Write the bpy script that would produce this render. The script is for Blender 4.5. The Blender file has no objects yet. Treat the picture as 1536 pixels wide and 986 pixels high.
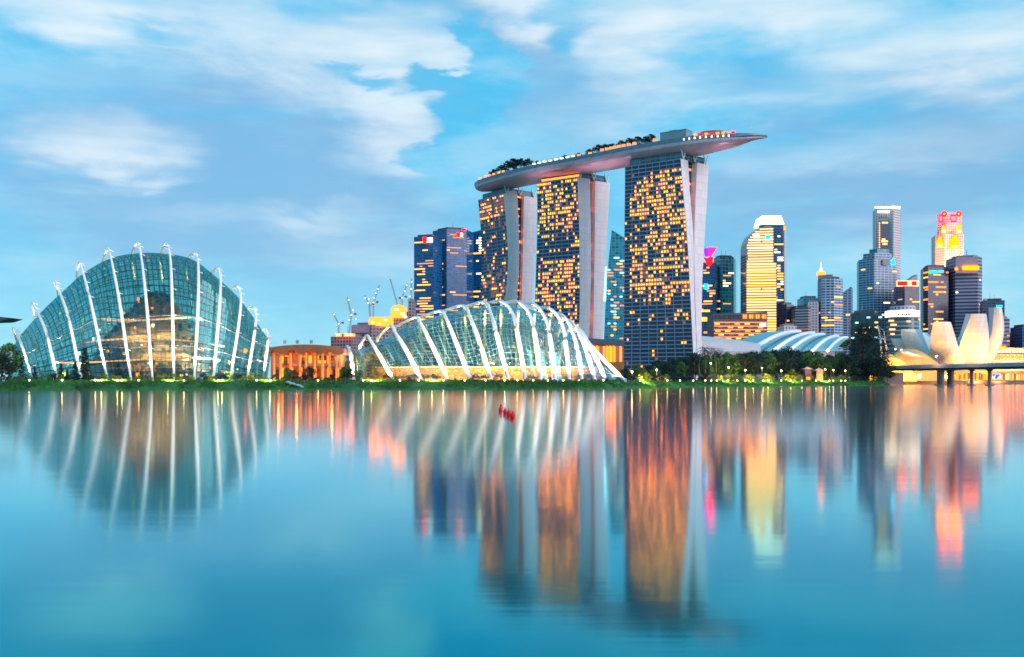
import bpy, bmesh, math, random
from mathutils import Vector, Matrix, noise

# ------------------------------------------------------------------ camera, world, sun, exposure
F, CX, HZ, CH = 1493.0, 768.0, 572.0, 3.0        # focal length in photo pixels, principal x, horizon y, eye height (m)
scene = bpy.context.scene
col = scene.collection
R = math.radians

cam_d = bpy.data.cameras.new('camera')
cam = bpy.data.objects.new('camera', cam_d)
col.objects.link(cam)
cam.location = (0, 0, CH)
cam.rotation_euler = (R(90), 0, 0)
cam_d.sensor_width = 36.0
cam_d.lens = F / 1536.0 * 36.0
cam_d.shift_y = (HZ - 493.0) / 1536.0
cam_d.clip_start = 0.5
cam_d.clip_end = 30000.0
scene.camera = cam

SUN_DIR = Vector((0.80, -0.62, 0.36)).normalized()   # towards a wide soft sun added behind and right to brighten end walls
SUN_EL = math.asin(SUN_DIR.z)
SUN_ROT = math.atan2(SUN_DIR.x, SUN_DIR.y)

world = bpy.data.worlds.new('World')
scene.world = world
world.use_nodes = True
WN, WL = world.node_tree.nodes, world.node_tree.links
WN.clear()


class NG:
    """tiny helper to write node graphs"""
    def __init__(s, nodes, links):
        s.n, s.l = nodes, links

    def put(s, sock, v):
        if v is None:
            return
        if isinstance(v, bpy.types.NodeSocket):
            s.l.new(v, sock)
        else:
            sock.default_value = v

    def math(s, op, a, b=None, c=None, clamp=False):
        n = s.n.new('ShaderNodeMath'); n.operation = op; n.use_clamp = clamp
        s.put(n.inputs[0], a); s.put(n.inputs[1], b)
        if c is not None: s.put(n.inputs[2], c)
        return n.outputs[0]

    def comb(s, x, y, z=0.0):
        n = s.n.new('ShaderNodeCombineXYZ')
        s.put(n.inputs[0], x); s.put(n.inputs[1], y); s.put(n.inputs[2], z)
        return n.outputs[0]

    def sep(s, v):
        n = s.n.new('ShaderNodeSeparateXYZ'); s.put(n.inputs[0], v)
        return n.outputs

    def noise(s, vec, scale, detail=4.0, rough=0.55, out='Fac', dist=0.0):
        n = s.n.new('ShaderNodeTexNoise')
        if vec is not None: s.put(n.inputs['Vector'], vec)
        n.inputs['Scale'].default_value = scale
        n.inputs['Detail'].default_value = detail
        n.inputs['Roughness'].default_value = rough
        n.inputs['Distortion'].default_value = dist
        return n.outputs[out]

    def ramp(s, v, a, b, lo=0.0, hi=1.0, smooth=True):
        n = s.n.new('ShaderNodeMapRange')
        n.interpolation_type = 'SMOOTHSTEP' if smooth else 'LINEAR'
        s.put(n.inputs['Value'], v)
        n.inputs['From Min'].default_value = a; n.inputs['From Max'].default_value = b
        n.inputs['To Min'].default_value = lo; n.inputs['To Max'].default_value = hi
        return n.outputs['Result']

    def mix(s, f, a, b, mode='MIX'):
        n = s.n.new('ShaderNodeMix'); n.data_type = 'RGBA'; n.blend_type = mode
        s.put(n.inputs[0], f); s.put(n.inputs[6], a); s.put(n.inputs[7], b)
        return n.outputs[2]


def lin(r, g, b):
    def f(c):
        c /= 255.0
        return c / 12.92 if c <= 0.04045 else ((c + 0.055) / 1.055) ** 2.4
    return (f(r), f(g), f(b), 1.0)


def build_world():
    g = NG(WN, WL)
    out = WN.new('ShaderNodeOutputWorld')
    sky = WN.new('ShaderNodeTexSky')
    sky.sky_type = 'NISHITA'
    sky.sun_disc = False
    sky.sun_elevation = SUN_EL
    sky.sun_rotation = SUN_ROT
    sky.ozone_density = 3.0
    sky.air_density = 1.0
    sky.dust_density = 0.6
    tc = WN.new('ShaderNodeTexCoord')
    x, y, z = g.sep(tc.outputs['Generated'])
    az = g.math('ARCTAN2', x, y)
    el = g.math('ARCSINE', z)
    # wind-drawn warp of the sky coordinates, so that cloud outlines are feathered sideways
    base = g.comb(g.math('MULTIPLY', az, 3.2), g.math('MULTIPLY', el, 9.0), g.math('MULTIPLY', g.math('ABSOLUTE', az), 0.3))
    fine = g.comb(g.math('MULTIPLY', az, 5.0), g.math('MULTIPLY', el, 26.0))
    n1 = g.noise(base, 2.0, 5, 0.52)
    n2 = g.noise(base, 2.6, 5, 0.52, dist=0.4)
    n3 = g.noise(fine, 1.6, 4, 0.5)
    waz = g.math('ADD', az, g.math('MULTIPLY', g.math('SUBTRACT', n1, 0.5), 0.22))
    wel = g.math('ADD', el, g.math('MULTIPLY', g.math('SUBTRACT', n2, 0.5), 0.085))
    wel = g.math('ADD', wel, g.math('MULTIPLY', g.math('SUBTRACT', n3, 0.5), 0.012))

    def blobs(lst):
        tot = None
        for px, py, rx, ry, st in lst:
            a = math.atan((px - CX) / F)
            e = math.atan((HZ - py) / F * math.cos(a))
            dx = g.math('MULTIPLY', g.math('SUBTRACT', waz, a), F / rx)
            dy = g.math('MULTIPLY', g.math('SUBTRACT', wel, e), F / ry)
            d = g.math('ADD', g.math('MULTIPLY', dx, dx), g.math('MULTIPLY', dy, dy))
            v = g.ramp(g.math('SQRT', d), 1.35, 0.1, 0.0, st)
            tot = v if tot is None else g.math('ADD', tot, v)
        return tot
    generic = g.noise(g.comb(g.math('MULTIPLY', az, 1.6), g.math('MULTIPLY', el, 4.5), 3.7), 1.6, 6, 0.6)
    grey = blobs([(380, 240, 330, 200, 1.15), (90, 290, 260, 110, 0.45), (1290, 290, 320, 95, 1.0), (850, 120, 180, 120, 0.6),
                  (1330, 130, 260, 60, 0.65), (430, 340, 260, 70, 0.5), (720, 40, 150, 90, 0.4), (1180, 190, 90, 40, 0.3), (1480, 210, 160, 70, .5)])
    grey = g.math('ADD', grey, g.ramp(generic, 0.50, 0.75, 0.0, 0.35))
    white = blobs([(600, 185, 120, 90, 1.25), (500, 80, 210, 75, 0.95), (610, 60, 90, 60, 0.5), (180, 222, 120, 48, 1.0), (130, 12, 260, 55, 1.1),
                   (975, 60, 120, 85, 1.0), (1150, 20, 160, 50, 0.7), (1420, 60, 230, 70, 0.75), (1510, 100, 110, 70, .6), (790, 12, 70, 40, 1.1),
                   (1020, 160, 240, 40, 0.45), (560, 380, 180, 40, 0.40), (495, 325, 90, 26, 0.55), (1280, 230, 300, 36, 0.35),
                   (300, 320, 160, 26, 0.3), (1380, 395, 240, 60, 0.3), (1000, 30, 420, 60, 0.3)])
    wfeather = g.ramp(n3, 0.22, 0.66, 0.62, 1.12)
    gap = blobs([(720, 200, 76, 130, 1.5), (655, 238, 50, 26, 1.0), (648, 108, 40, 18, .9), (710, 85, 55, 45, .9), (250, 42, 80, 24, .55), (560, 128, 110, 16, .7), (845, 50, 60, 60, .7), (1230, 30, 90, 30, .4)])
    grey = g.math('MULTIPLY', grey, g.ramp(gap, 0.2, 0.9, 1.0, 0.25))
    white = g.math('MULTIPLY', white, g.ramp(gap, 0.12, 0.80, 1.0, 0.06))
    white = g.math('MULTIPLY', g.math('MULTIPLY', white, wfeather), g.ramp(n2, 0.3, 0.7, 0.62, 1.0))
    white = g.math('ADD', white, g.ramp(g.noise(fine, 0.8, 5, 0.55), 0.55, 0.8, 0.0, 0.3))
    grey = g.math('MINIMUM', g.math('MULTIPLY', grey, g.ramp(g.noise(fine, 1.1, 5, 0.6), 0.3, 0.65, 0.55, 1.15)), 0.86)
    white = g.math('SUBTRACT', 1.0, g.math('POWER', 2.718, g.math('MULTIPLY', g.math('POWER', g.math('MAXIMUM', white, 0.0), 1.35), -1.5)))
    white = g.math('MULTIPLY', white, g.ramp(g.noise(fine, 1.3, 6, 0.55), 0.28, 0.66, 0.66, 1.0))
    lowhaze = g.ramp(el, 0.26, 0.0, 0.0, 0.80)
    # clear air: the physical sky, pushed to the photograph's cyan white balance
    clear = g.mix(1.0, sky.outputs[0], (0.42, 1.02, 1.10, 1), 'MULTIPLY')
    bg0 = WN.new('ShaderNodeBackground'); WL.new(clear, bg0.inputs[0]); bg0.inputs[1].default_value = SKY_STRENGTH
    cl = g.mix(lowhaze, lin(68, 194, 240), lin(168, 224, 242))
    mott = g.noise(g.comb(g.math('MULTIPLY', az, 4.0), g.math('MULTIPLY', el, 12.0), 8.3), 1.3, 6, 0.6)
    cl = g.mix(g.ramp(mott, 0.42, 0.68, 0.0, 0.42), cl, lin(206, 232, 244))
    cl = g.mix(g.ramp(mott, 0.52, 0.30, 0.0, 0.32), cl, lin(138, 180, 216))
    cl = g.mix(grey, cl, lin(132, 180, 220))
    cl = g.mix(white, cl, lin(242, 249, 250))
    bg1 = WN.new('ShaderNodeBackground'); WL.new(cl, bg1.inputs[0]); bg1.inputs[1].default_value = CLOUD_STRENGTH
    mx = WN.new('ShaderNodeMixShader')
    cover = g.math('MAXIMUM', g.math('MAXIMUM', grey, white), g.math('MAXIMUM', lowhaze, 0.90), clamp=True)
    WL.new(cover, mx.inputs[0]); WL.new(bg0.outputs[0], mx.inputs[1]); WL.new(bg1.outputs[0], mx.inputs[2])
    WL.new(mx.outputs[0], out.inputs[0])


SKY_STRENGTH = 0.12
CLOUD_STRENGTH = 0.82
build_world()

sun_d = bpy.data.lights.new('sun', 'SUN')
sun_d.energy = 1.9
sun_d.angle = R(45)
sun_d.color = (1.0, 0.80, 0.79)
sun = bpy.data.objects.new('sun', sun_d)
sun.rotation_euler = SUN_DIR.to_track_quat('Z', 'Y').to_euler()
sun.location = (0, 0, 300)
col.objects.link(sun)

vs = scene.view_settings
vs.view_transform = 'Standard'; vs.look = 'None'; vs.exposure = 0.40; vs.gamma = 1.0; vs.use_curve_mapping = False
cy = scene.cycles
cy.max_bounces = 7; cy.diffuse_bounces = 2; cy.glossy_bounces = 3; cy.transmission_bounces = 3; cy.transparent_max_bounces = 12
cy.sample_clamp_indirect = 6.0
cy.use_denoising = True
cy.pixel_filter_type = 'BLACKMAN_HARRIS'; cy.filter_width = 1.6
cy.caustics_reflective = False; cy.caustics_refractive = False

# ------------------------------------------------------------------ helpers
rng = random.Random(11)


def P(px, py, Y):
    return Vector(((px - CX) / F * Y, Y, CH + (HZ - py) / F * Y))


def X(px, Y): return (px - CX) / F * Y
def Z(py, Y): return CH + (HZ - py) / F * Y


GZ = 3.05                                            # level of the land


class MB:
    def __init__(s):
        s.v, s.f, s.m, s.uv = [], [], [], []

    def add(s, pts, mi=0, uv=None):
        i = len(s.v)
        s.v.extend(Vector(p) for p in pts)
        s.f.append(tuple(range(i, i + len(pts)))); s.m.append(mi); s.uv.append(uv)

    def box(s, c, d, mi=0, rz=0.0, axes=None):
        c = Vector(c)
        if axes is None:
            ca, sa = math.cos(rz), math.sin(rz)
            axes = (Vector((ca, sa, 0)), Vector((-sa, ca, 0)), Vector((0, 0, 1)))
        a, b, e = axes[0] * d[0] / 2, axes[1] * d[1] / 2, axes[2] * d[2] / 2
        p = [c - a - b - e, c + a - b - e, c + a + b - e, c - a + b - e, c - a - b + e, c + a - b + e, c + a + b + e, c - a + b + e]
        for q in ((0, 3, 2, 1), (4, 5, 6, 7), (0, 1, 5, 4), (1, 2, 6, 5), (2, 3, 7, 6), (3, 0, 4, 7)):
            s.add([p[k] for k in q], mi)

    def bar(s, a, b, w, h=None, mi=0):
        a, b = Vector(a), Vector(b); h = h or w
        d = b - a; L = d.length
        if L < 1e-6: return
        d /= L
        up = Vector((0, 0, 1)) if abs(d.z) < 0.95 else Vector((0, 1, 0))
        sx = d.cross(up).normalized(); sy = sx.cross(d)
        s.box((a + b) / 2, (L, w, h), mi, axes=(d, sx, sy))

    def prism(s, poly, z0, z1, mi=0, cap=1, top=None):
        """poly counter-clockwise in plan; UV in metres; top: optional list of heights per corner"""
        n = len(poly); acc = 0.0
        zt = top or [z1] * n
        for i in range(n):
            a, b = poly[i], poly[(i + 1) % n]
            L = math.hypot(b[0] - a[0], b[1] - a[1])
            s.add([(a[0], a[1], z0), (b[0], b[1], z0), (b[0], b[1], zt[(i + 1) % n]), (a[0], a[1], zt[i])], mi,
                  [(acc, z0), (acc + L, z0), (acc + L, zt[(i + 1) % n]), (acc, zt[i])])
            acc += L
        s.add([(p[0], p[1], zt[i]) for i, p in enumerate(poly)], cap)
        s.add([(p[0], p[1], z0) for p in reversed(poly)], cap)

    def slab(s, front, ext, mi=0, side=None):
        """front: polygon in 3-D; ext: extrusion vector"""
        side = mi if side is None else side
        front = [Vector(p) for p in front]; ext = Vector(ext)
        back = [p + ext for p in front]
        uv = [(p.x, p.z) for p in front]
        s.add(front, mi, uv); s.add(list(reversed(back)), side)
        n = len(front)
        for i in range(n):
            j = (i + 1) % n
            L = (front[j] - front[i]).length
            s.add([front[i], back[i], back[j], front[j]], side, [(0, front[i].z), (ext.length, front[i].z), (ext.length, front[j].z), (0, front[j].z)])

    def loft(s, secs, mi=0, closed=False, caps=False, uvs=None):
        n = len(secs[0])
        for i in range(len(secs) - 1):
            for j in range(n if closed else n - 1):
                k = (j + 1) % n
                u = None
                if uvs: u = [uvs[i][j], uvs[i + 1][j], uvs[i + 1][k], uvs[i][k]]
                s.add([secs[i][j], secs[i + 1][j], secs[i + 1][k], secs[i][k]], mi, u)
        if caps:
            s.add(list(secs[0]), mi); s.add(list(reversed(secs[-1])), mi)

    def tube(s, pts, r, n=6, mi=0, caps=True):
        pts = [Vector(p) for p in pts]
        rr = r if isinstance(r, (list, tuple)) else [r] * len(pts)
        secs = []
        for i, p in enumerate(pts):
            d = (pts[min(i + 1, len(pts) - 1)] - pts[max(i - 1, 0)]).normalized()
            up = Vector((0, 0, 1)) if abs(d.z) < 0.9 else Vector((0, 1, 0))
            sx = d.cross(up).normalized(); sy = sx.cross(d)
            secs.append([p + (sx * math.cos(2 * math.pi * k / n) + sy * math.sin(2 * math.pi * k / n)) * rr[i] for k in range(n)])
        s.loft(secs, mi, True, caps)

    def ball(s, c, r, mi=0, nu=10, nv=6, sz=1.0):
        c = Vector(c); secs = []
        for i in range(nv + 1):
            a = -math.pi / 2 + math.pi * i / nv
            q = max(math.cos(a), 0.02)
            secs.append([c + Vector((math.cos(2 * math.pi * k / nu) * q * r, math.sin(2 * math.pi * k / nu) * q * r, math.sin(a) * r * sz)) for k in range(nu)])
        s.loft(secs, mi, True, True)

    def build(s, name, mats, parent=None, smooth=False, label=None, weld=False):
        org = ORG.get(parent.name, Vector()) if parent else Vector()
        me = bpy.data.meshes.new(name)
        me.from_pydata([tuple(p - org) for p in s.v], [], s.f)
        mats = mats if isinstance(mats, (list, tuple)) else [mats]
        for m_ in mats: me.materials.append(m_)
        me.polygons.foreach_set('material_index', [min(k, len(mats) - 1) for k in s.m])
        if any(u is not None for u in s.uv):
            lay = me.uv_layers.new(name='UVMap')
            k = 0
            for f, u in zip(s.f, s.uv):
                for q in range(len(f)):
                    if u is not None: lay.data[k].uv = u[q]
                    k += 1
        if weld:
            bm = bmesh.new(); bm.from_mesh(me)
            bmesh.ops.remove_doubles(bm, verts=bm.verts, dist=0.001)
            bmesh.ops.recalc_face_normals(bm, faces=bm.faces)
            bm.to_mesh(me); bm.free()
        if smooth:
            me.polygons.foreach_set('use_smooth', [True] * len(me.polygons))
        me.update()
        o = bpy.data.objects.new(name, me); col.objects.link(o)
        if parent:
            o.parent = parent
            ORG[o.name] = org
        if label: o['label'] = label
        return o


ORG = {}


def tag(o, label=None, cat=None, group=None, kind=None):
    if label: o['label'] = label
    if cat: o['category'] = cat
    if group: o['group'] = group
    if kind: o['kind'] = kind
    return o


def thing(name, loc, label, cat, group=None):
    o = bpy.data.objects.new(name, None); col.objects.link(o)
    o.empty_display_size = 1.0
    o.location = loc; ORG[o.name] = Vector(loc)
    return tag(o, label, cat, group, 'thing' if name in ('indoor_mountain', 'terrace_wall', 'canopy_roof') else None)


def copy_tree(o, parent=None):
    c = o.copy(); col.objects.link(c)
    if parent: c.parent = parent
    for ch in list(o.children): copy_tree(ch, c)
    return c


def catmull(pts, n):
    pts = [Vector(p) for p in pts]
    q = [pts[0] * 2 - pts[1]] + pts + [pts[-1] * 2 - pts[-2]]
    out = []
    for i in range(1, len(q) - 2):
        a, b, c, d = q[i - 1], q[i], q[i + 1], q[i + 2]
        for k in range(n):
            t = k / n
            out.append(0.5 * ((2 * b) + (c - a) * t + (2 * a - 5 * b + 4 * c - d) * t * t + (3 * b - a - 3 * c + d) * t ** 3))
    out.append(pts[-1])
    return out


ORD = ['first', 'second', 'third', 'fourth', 'fifth', 'sixth', 'seventh', 'eighth', 'ninth', 'tenth', 'eleventh', 'twelfth', 'thirteenth',
       'fourteenth', 'fifteenth', 'sixteenth']

# ------------------------------------------------------------------ materials


def new_mat(name):
    m = bpy.data.materials.new(name); m.use_nodes = True
    nt = m.node_tree
    return m, NG(nt.nodes, nt.links), nt.nodes['Principled BSDF']


def mat(name, c, rough=0.6, metal=0.0, var=0.0, scale=0.2, spec=0.5, emit=None, es=0.0):
    m, g, b = new_mat(name)
    c4 = (c[0], c[1], c[2], 1)
    b.inputs['Roughness'].default_value = rough
    b.inputs['Metallic'].default_value = metal
    b.inputs['Specular IOR Level'].default_value = spec
    if var:
        tc = g.n.new('ShaderNodeTexCoord')
        f = g.noise(tc.outputs['Object'], scale, 6, 0.65)
        d = tuple(max(0.0, k * (1 - var)) for k in c) + (1,)
        e = tuple(min(1.0, k * (1 + var)) for k in c) + (1,)
        g.put(b.inputs['Base Color'], g.mix(g.ramp(f, 0.3, 0.7), d, e))
        g.put(b.inputs['Roughness'], g.ramp(f, 0.2, 0.8, rough * 0.8, min(1, rough * 1.2)))
    else:
        b.inputs['Base Color'].default_value = c4
    if emit:
        b.inputs['Emission Color'].default_value = (emit[0], emit[1], emit[2], 1)
        b.inputs['Emission Strength'].default_value = es
    return m


def panel_mat(name, c, rough=0.6, step=(6.0, 6.0), metal=0.0, dark=0.82):
    """cladding panels: faint joints and slight differences from panel to panel, with soft weathering"""
    m, g, b = new_mat(name)
    tc = g.n.new('ShaderNodeTexCoord')
    x, y, z = g.sep(tc.outputs['Object'])
    xx = g.math('DIVIDE', g.math('ADD', x, g.math('MULTIPLY', y, 0.7)), step[0]); zz = g.math('DIVIDE', z, step[1])
    line = g.math('MAXIMUM', g.math('LESS_THAN', g.math('FRACT', xx), 0.10), g.math('LESS_THAN', g.math('FRACT', zz), 0.10))
    wn = g.n.new('ShaderNodeTexWhiteNoise'); wn.noise_dimensions = '2D'
    g.put(wn.inputs['Vector'], g.comb(g.math('FLOOR', xx), g.math('FLOOR', zz)))
    mp = g.n.new('ShaderNodeMapping'); mp.inputs['Scale'].default_value = (0.25, 0.25, 0.03)
    g.l.new(tc.outputs['Object'], mp.inputs[0])
    st = g.ramp(g.noise(mp.outputs[0], 1.0, 5, 0.6), 0.35, 0.75)
    k = g.mix(wn.outputs['Value'], tuple(v * 0.93 for v in c) + (1,), tuple(min(1, v * 1.05) for v in c) + (1,))
    k = g.mix(g.math('MULTIPLY', st, 0.35), k, tuple(v * 0.72 for v in c) + (1,))
    k = g.mix(line, k, tuple(v * dark for v in c) + (1,))
    g.put(b.inputs['Base Color'], k)
    b.inputs['Roughness'].default_value = rough; b.inputs['Metallic'].default_value = metal
    return m


def glow(name, c, s=1.0):
    m = bpy.data.materials.new(name); m.use_nodes = True
    nt = m.node_tree; nt.nodes.clear()
    e = nt.nodes.new('ShaderNodeEmission'); o = nt.nodes.new('ShaderNodeOutputMaterial')
    e.inputs[0].default_value = (c[0], c[1], c[2], 1); e.inputs[1].default_value = s
    nt.links.new(e.outputs[0], o.inputs[0])
    return m


def facade_mat(name, glass, band, pv=4.0, fv=0.3, pu=4.5, fu=0.12, rough=0.18, vary=0.5, band_rough=0.6, spec=0.6):
    """curtain wall: UV in metres; horizontal bands every pv, mullions every pu, each pane a little different"""
    m, g, b = new_mat(name)
    uv = g.n.new('ShaderNodeUVMap')
    u, v, _ = g.sep(uv.outputs[0])
    uu = g.math('DIVIDE', u, pu); vv = g.math('DIVIDE', v, pv)
    fu_ = g.math('FRACT', uu); fv_ = g.math('FRACT', vv)
    line = g.math('MAXIMUM', g.math('LESS_THAN', fu_, fu), g.math('LESS_THAN', fv_, fv))
    wn = g.n.new('ShaderNodeTexWhiteNoise'); wn.noise_dimensions = '2D'
    g.put(wn.inputs['Vector'], g.comb(g.math('FLOOR', uu), g.math('FLOOR', vv)))
    gl0 = tuple(k * (1 - vary) for k in glass) + (1,); gl1 = tuple(min(1, k * (1 + vary)) for k in glass) + (1,)
    pane = g.mix(wn.outputs['Value'], gl0, gl1)
    g.put(b.inputs['Base Color'], g.mix(line, pane, (band[0], band[1], band[2], 1)))
    g.put(b.inputs['Roughness'], g.ramp(line, 0, 1, rough, band_rough, smooth=False))
    b.inputs['Specular IOR Level'].default_value = spec
    # slight waviness of the panes, so that reflections break from pane to pane
    return m


def leaf_mat(name, c, var=0.5):
    m, g, b = new_mat(name)
    tc = g.n.new('ShaderNodeTexCoord')
    oi = g.n.new('ShaderNodeObjectInfo')
    f = g.noise(tc.outputs['Object'], 0.9, 3, 0.6)
    d = tuple(k * (1 - var) for k in c) + (1,); e = tuple(k * (1 + var) for k in c) + (1,)
    cc = g.mix(g.ramp(f, 0.3, 0.7), d, e)
    cc = g.mix(g.math('MULTIPLY', oi.outputs['Random'], 0.45), cc, (c[0] * 1.5, c[1] * 1.1, c[2] * 0.6, 1))
    g.put(b.inputs['Base Color'], cc)
    b.inputs['Roughness'].default_value = 0.6
    b.inputs['Specular IOR Level'].default_value = 0.25
    return m


M = {}
M['rib'] = mat('white rib paint', (0.82, 0.82, 0.82), 0.35, var=0.05)
M['concrete'] = panel_mat('pale concrete', (0.86, 0.76, 0.80), 0.65, (5.0, 7.0), dark=0.86)
M['grey'] = mat('grey concrete', (0.36, 0.36, 0.40), 0.7, var=0.15)
M['darkgrey'] = mat('dark grey', (0.07, 0.075, 0.10), 0.6, var=0.2)
M['mauve'] = mat('mauve concrete', (0.30, 0.24, 0.30), 0.7, var=0.15)
M['steel'] = mat('white steel', (0.7, 0.72, 0.75), 0.35)
M['darksteel'] = mat('dark steel', (0.05, 0.06, 0.08), 0.4, var=0.2)
M['hull'] = panel_mat('deck hull panels', (0.62, 0.50, 0.62), 0.4, (6.0, 40.0), 0.1)
M['deck'] = mat('deck paving', (0.25, 0.22, 0.2), 0.8, var=0.2)
M['bark'] = mat('bark', (0.07, 0.055, 0.045), 0.85, var=0.3, scale=2)
M['leaf_dark'] = leaf_mat('dark leaves', (0.010, 0.030, 0.028))
M['leaf_mid'] = leaf_mat('mid green leaves', (0.06, 0.14, 0.04))
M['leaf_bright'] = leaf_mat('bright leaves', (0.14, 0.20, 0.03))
M['leaf_olive'] = leaf_mat('olive leaves', (0.15, 0.13, 0.035))
M['soil'] = mat('soil', (0.05, 0.045, 0.03), 0.95, var=0.3)
M['rock'] = mat('planted rock', (0.11, 0.06, 0.045), 0.9, var=0.75, scale=0.16)
M['t_core_red'] = facade_mat('atrium glazing dark red', (0.05, 0.015, 0.03), (0.10, 0.05, 0.07), 4, .3, 4, .1)
M['h_orange'] = glow('hotel window orange', (1.4, 0.32, 0.022)); M['h_amber'] = glow('hotel window amber', (1.5, 0.36, 0.05))
M['h_pale'] = glow('hotel window pale', (0.80, 0.36, 0.20)); M['h_dim'] = glow('hotel window dim', (0.26, 0.10, 0.075))
M['h_core'] = glow('room lamp behind a hotel window', (36.0, 5.4, 0.08))
M['h_core_mid'] = glow('curtained room lamp behind a hotel window', (18.0, 2.5, 0.05))
M['h_core_soft'] = glow('shaded room lamp behind a hotel window', (9.0, 1.6, 0.3))
M['w_orange'] = glow('orange lit window', (4.2, 0.52, 0.03))
M['w_amber'] = glow('amber lit window', (3.2, 0.60, 0.06))
M['w_pale'] = glow('pale lit window', (0.95, 0.40, 0.17))
M['w_dim'] = glow('dim lit window', (0.36, 0.12, 0.07))
M['w_yellow'] = glow('yellow lit window', (2.6, 0.95, 0.12))
M['w_white'] = glow('white lit window', (2.6, 2.1, 1.35))
M['w_cream'] = glow('cream lit floor', (1.7, 0.95, 0.36))
M['w_cool'] = glow('cool lit window', (0.7, 1.4, 1.6))
M['lampglow'] = glow('lamp glow', (1.0, 0.70, 0.28), 26.0)
M['floodglow'] = glow('floodlight lens', (1.0, 0.86, 0.62), 6.0)
M['whiteglow'] = glow('white light', (1.0, 0.85, 0.62), 2.4)
M['orangeglow'] = glow('orange light', (7.0, 0.66, 0.03), 1.0)
M['redglow'] = glow('red sign light', (7.0, 0.02, 0.05), 1.0)
M['pinkglow'] = glow('pink sign light', (6.0, 0.05, 0.42), 1.0)
M['violetglow'] = glow('violet sign light', (0.5, 0.04, 1.4), 0.8)
M['yellowglow'] = glow('yellow sign light', (10.0, 0.72, 0.0), 1.0)
M['cyanglow'] = glow('cyan sign light', (0.02, 2.2, 3.6), 1.0)
M['greenglow'] = glow('green sign light', (0.2, 1.1, 0.15), 0.9)
M['blueglow'] = glow('blue sign light', (0.03, 0.12, 1.0), 0.9)


def glass_mat(name, tint, refl, line, nu=8.0, nv=1.0, lw=0.10, lwv=0.10, film=0.2, glow_share=0.1):
    """thin glazing: clear tinted panes with sky reflection and a grid of glazing bars; UV x counts panes along, y counts panes up"""
    m = bpy.data.materials.new(name); m.use_nodes = True
    nt = m.node_tree; nt.nodes.clear()
    g = NG(nt.nodes, nt.links)
    out = nt.nodes.new('ShaderNodeOutputMaterial')
    uv = nt.nodes.new('ShaderNodeUVMap')
    u, v, _ = g.sep(uv.outputs[0])
    fu = g.math('FRACT', g.math('MULTIPLY', u, nu)); fv = g.math('FRACT', g.math('MULTIPLY', v, nv))
    bars = g.math('MAXIMUM', g.math('LESS_THAN', fu, lw), g.math('LESS_THAN', fv, lwv))
    wn = nt.nodes.new('ShaderNodeTexWhiteNoise'); wn.noise_dimensions = '2D'
    g.put(wn.inputs['Vector'], g.comb(g.math('FLOOR', g.math('MULTIPLY', u, nu)), g.math('FLOOR', g.math('MULTIPLY', v, nv))))
    tr = nt.nodes.new('ShaderNodeBsdfTransparent')
    g.put(tr.inputs[0], g.mix(wn.outputs['Value'], tuple(k * 0.86 for k in tint) + (1,), tuple(min(1, k * 1.08) for k in tint) + (1,)))
    gl = nt.nodes.new('ShaderNodeBsdfGlossy'); gl.inputs['Roughness'].default_value = 0.06
    gl.inputs[0].default_value = tuple(refl) + (1,)
    geo = nt.nodes.new('ShaderNodeNewGeometry')
    # panes lie at slightly different angles
    vm = nt.nodes.new('ShaderNodeVectorMath'); vm.operation = 'ADD'
    sc_ = nt.nodes.new('ShaderNodeVectorMath'); sc_.operation = 'SCALE'
    su = nt.nodes.new('ShaderNodeVectorMath'); su.operation = 'SUBTRACT'
    nt.links.new(wn.outputs['Color'], su.inputs[0]); su.inputs[1].default_value = (0.5, 0.5, 0.5)
    nt.links.new(su.outputs[0], sc_.inputs[0]); sc_.inputs['Scale'].default_value = 0.05
    nt.links.new(geo.outputs['Normal'], vm.inputs[0]); nt.links.new(sc_.outputs[0], vm.inputs[1])
    nm = nt.nodes.new('ShaderNodeVectorMath'); nm.operation = 'NORMALIZE'; nt.links.new(vm.outputs[0], nm.inputs[0])
    nt.links.new(nm.outputs[0], gl.inputs['Normal'])
    lw_ = nt.nodes.new('ShaderNodeLayerWeight'); lw_.inputs[0].default_value = 0.35
    fac = g.math('ADD', film, g.math('MULTIPLY', g.math('POWER', lw_.outputs['Facing'], 1.3), 0.85), clamp=True)
    tl = nt.nodes.new('ShaderNodeBsdfTranslucent'); tl.inputs[0].default_value = (0.85, 0.9, 0.85, 1)
    m0 = nt.nodes.new('ShaderNodeMixShader'); m0.inputs[0].default_value = glow_share  # translucent share added so the panes look luminous
    nt.links.new(tr.outputs[0], m0.inputs[1]); nt.links.new(tl.outputs[0], m0.inputs[2])
    m1 = nt.nodes.new('ShaderNodeMixShader'); g.put(m1.inputs[0], fac)
    nt.links.new(m0.outputs[0], m1.inputs[1]); nt.links.new(gl.outputs[0], m1.inputs[2])
    df = nt.nodes.new('ShaderNodeBsdfPrincipled'); df.inputs['Base Color'].default_value = tuple(line) + (1,); df.inputs['Roughness'].default_value = 0.4
    m2 = nt.nodes.new('ShaderNodeMixShader'); g.put(m2.inputs[0], bars)
    nt.links.new(m1.outputs[0], m2.inputs[1]); nt.links.new(df.outputs[0], m2.inputs[2])
    nt.links.new(m2.outputs[0], out.inputs[0])
    return m


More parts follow.
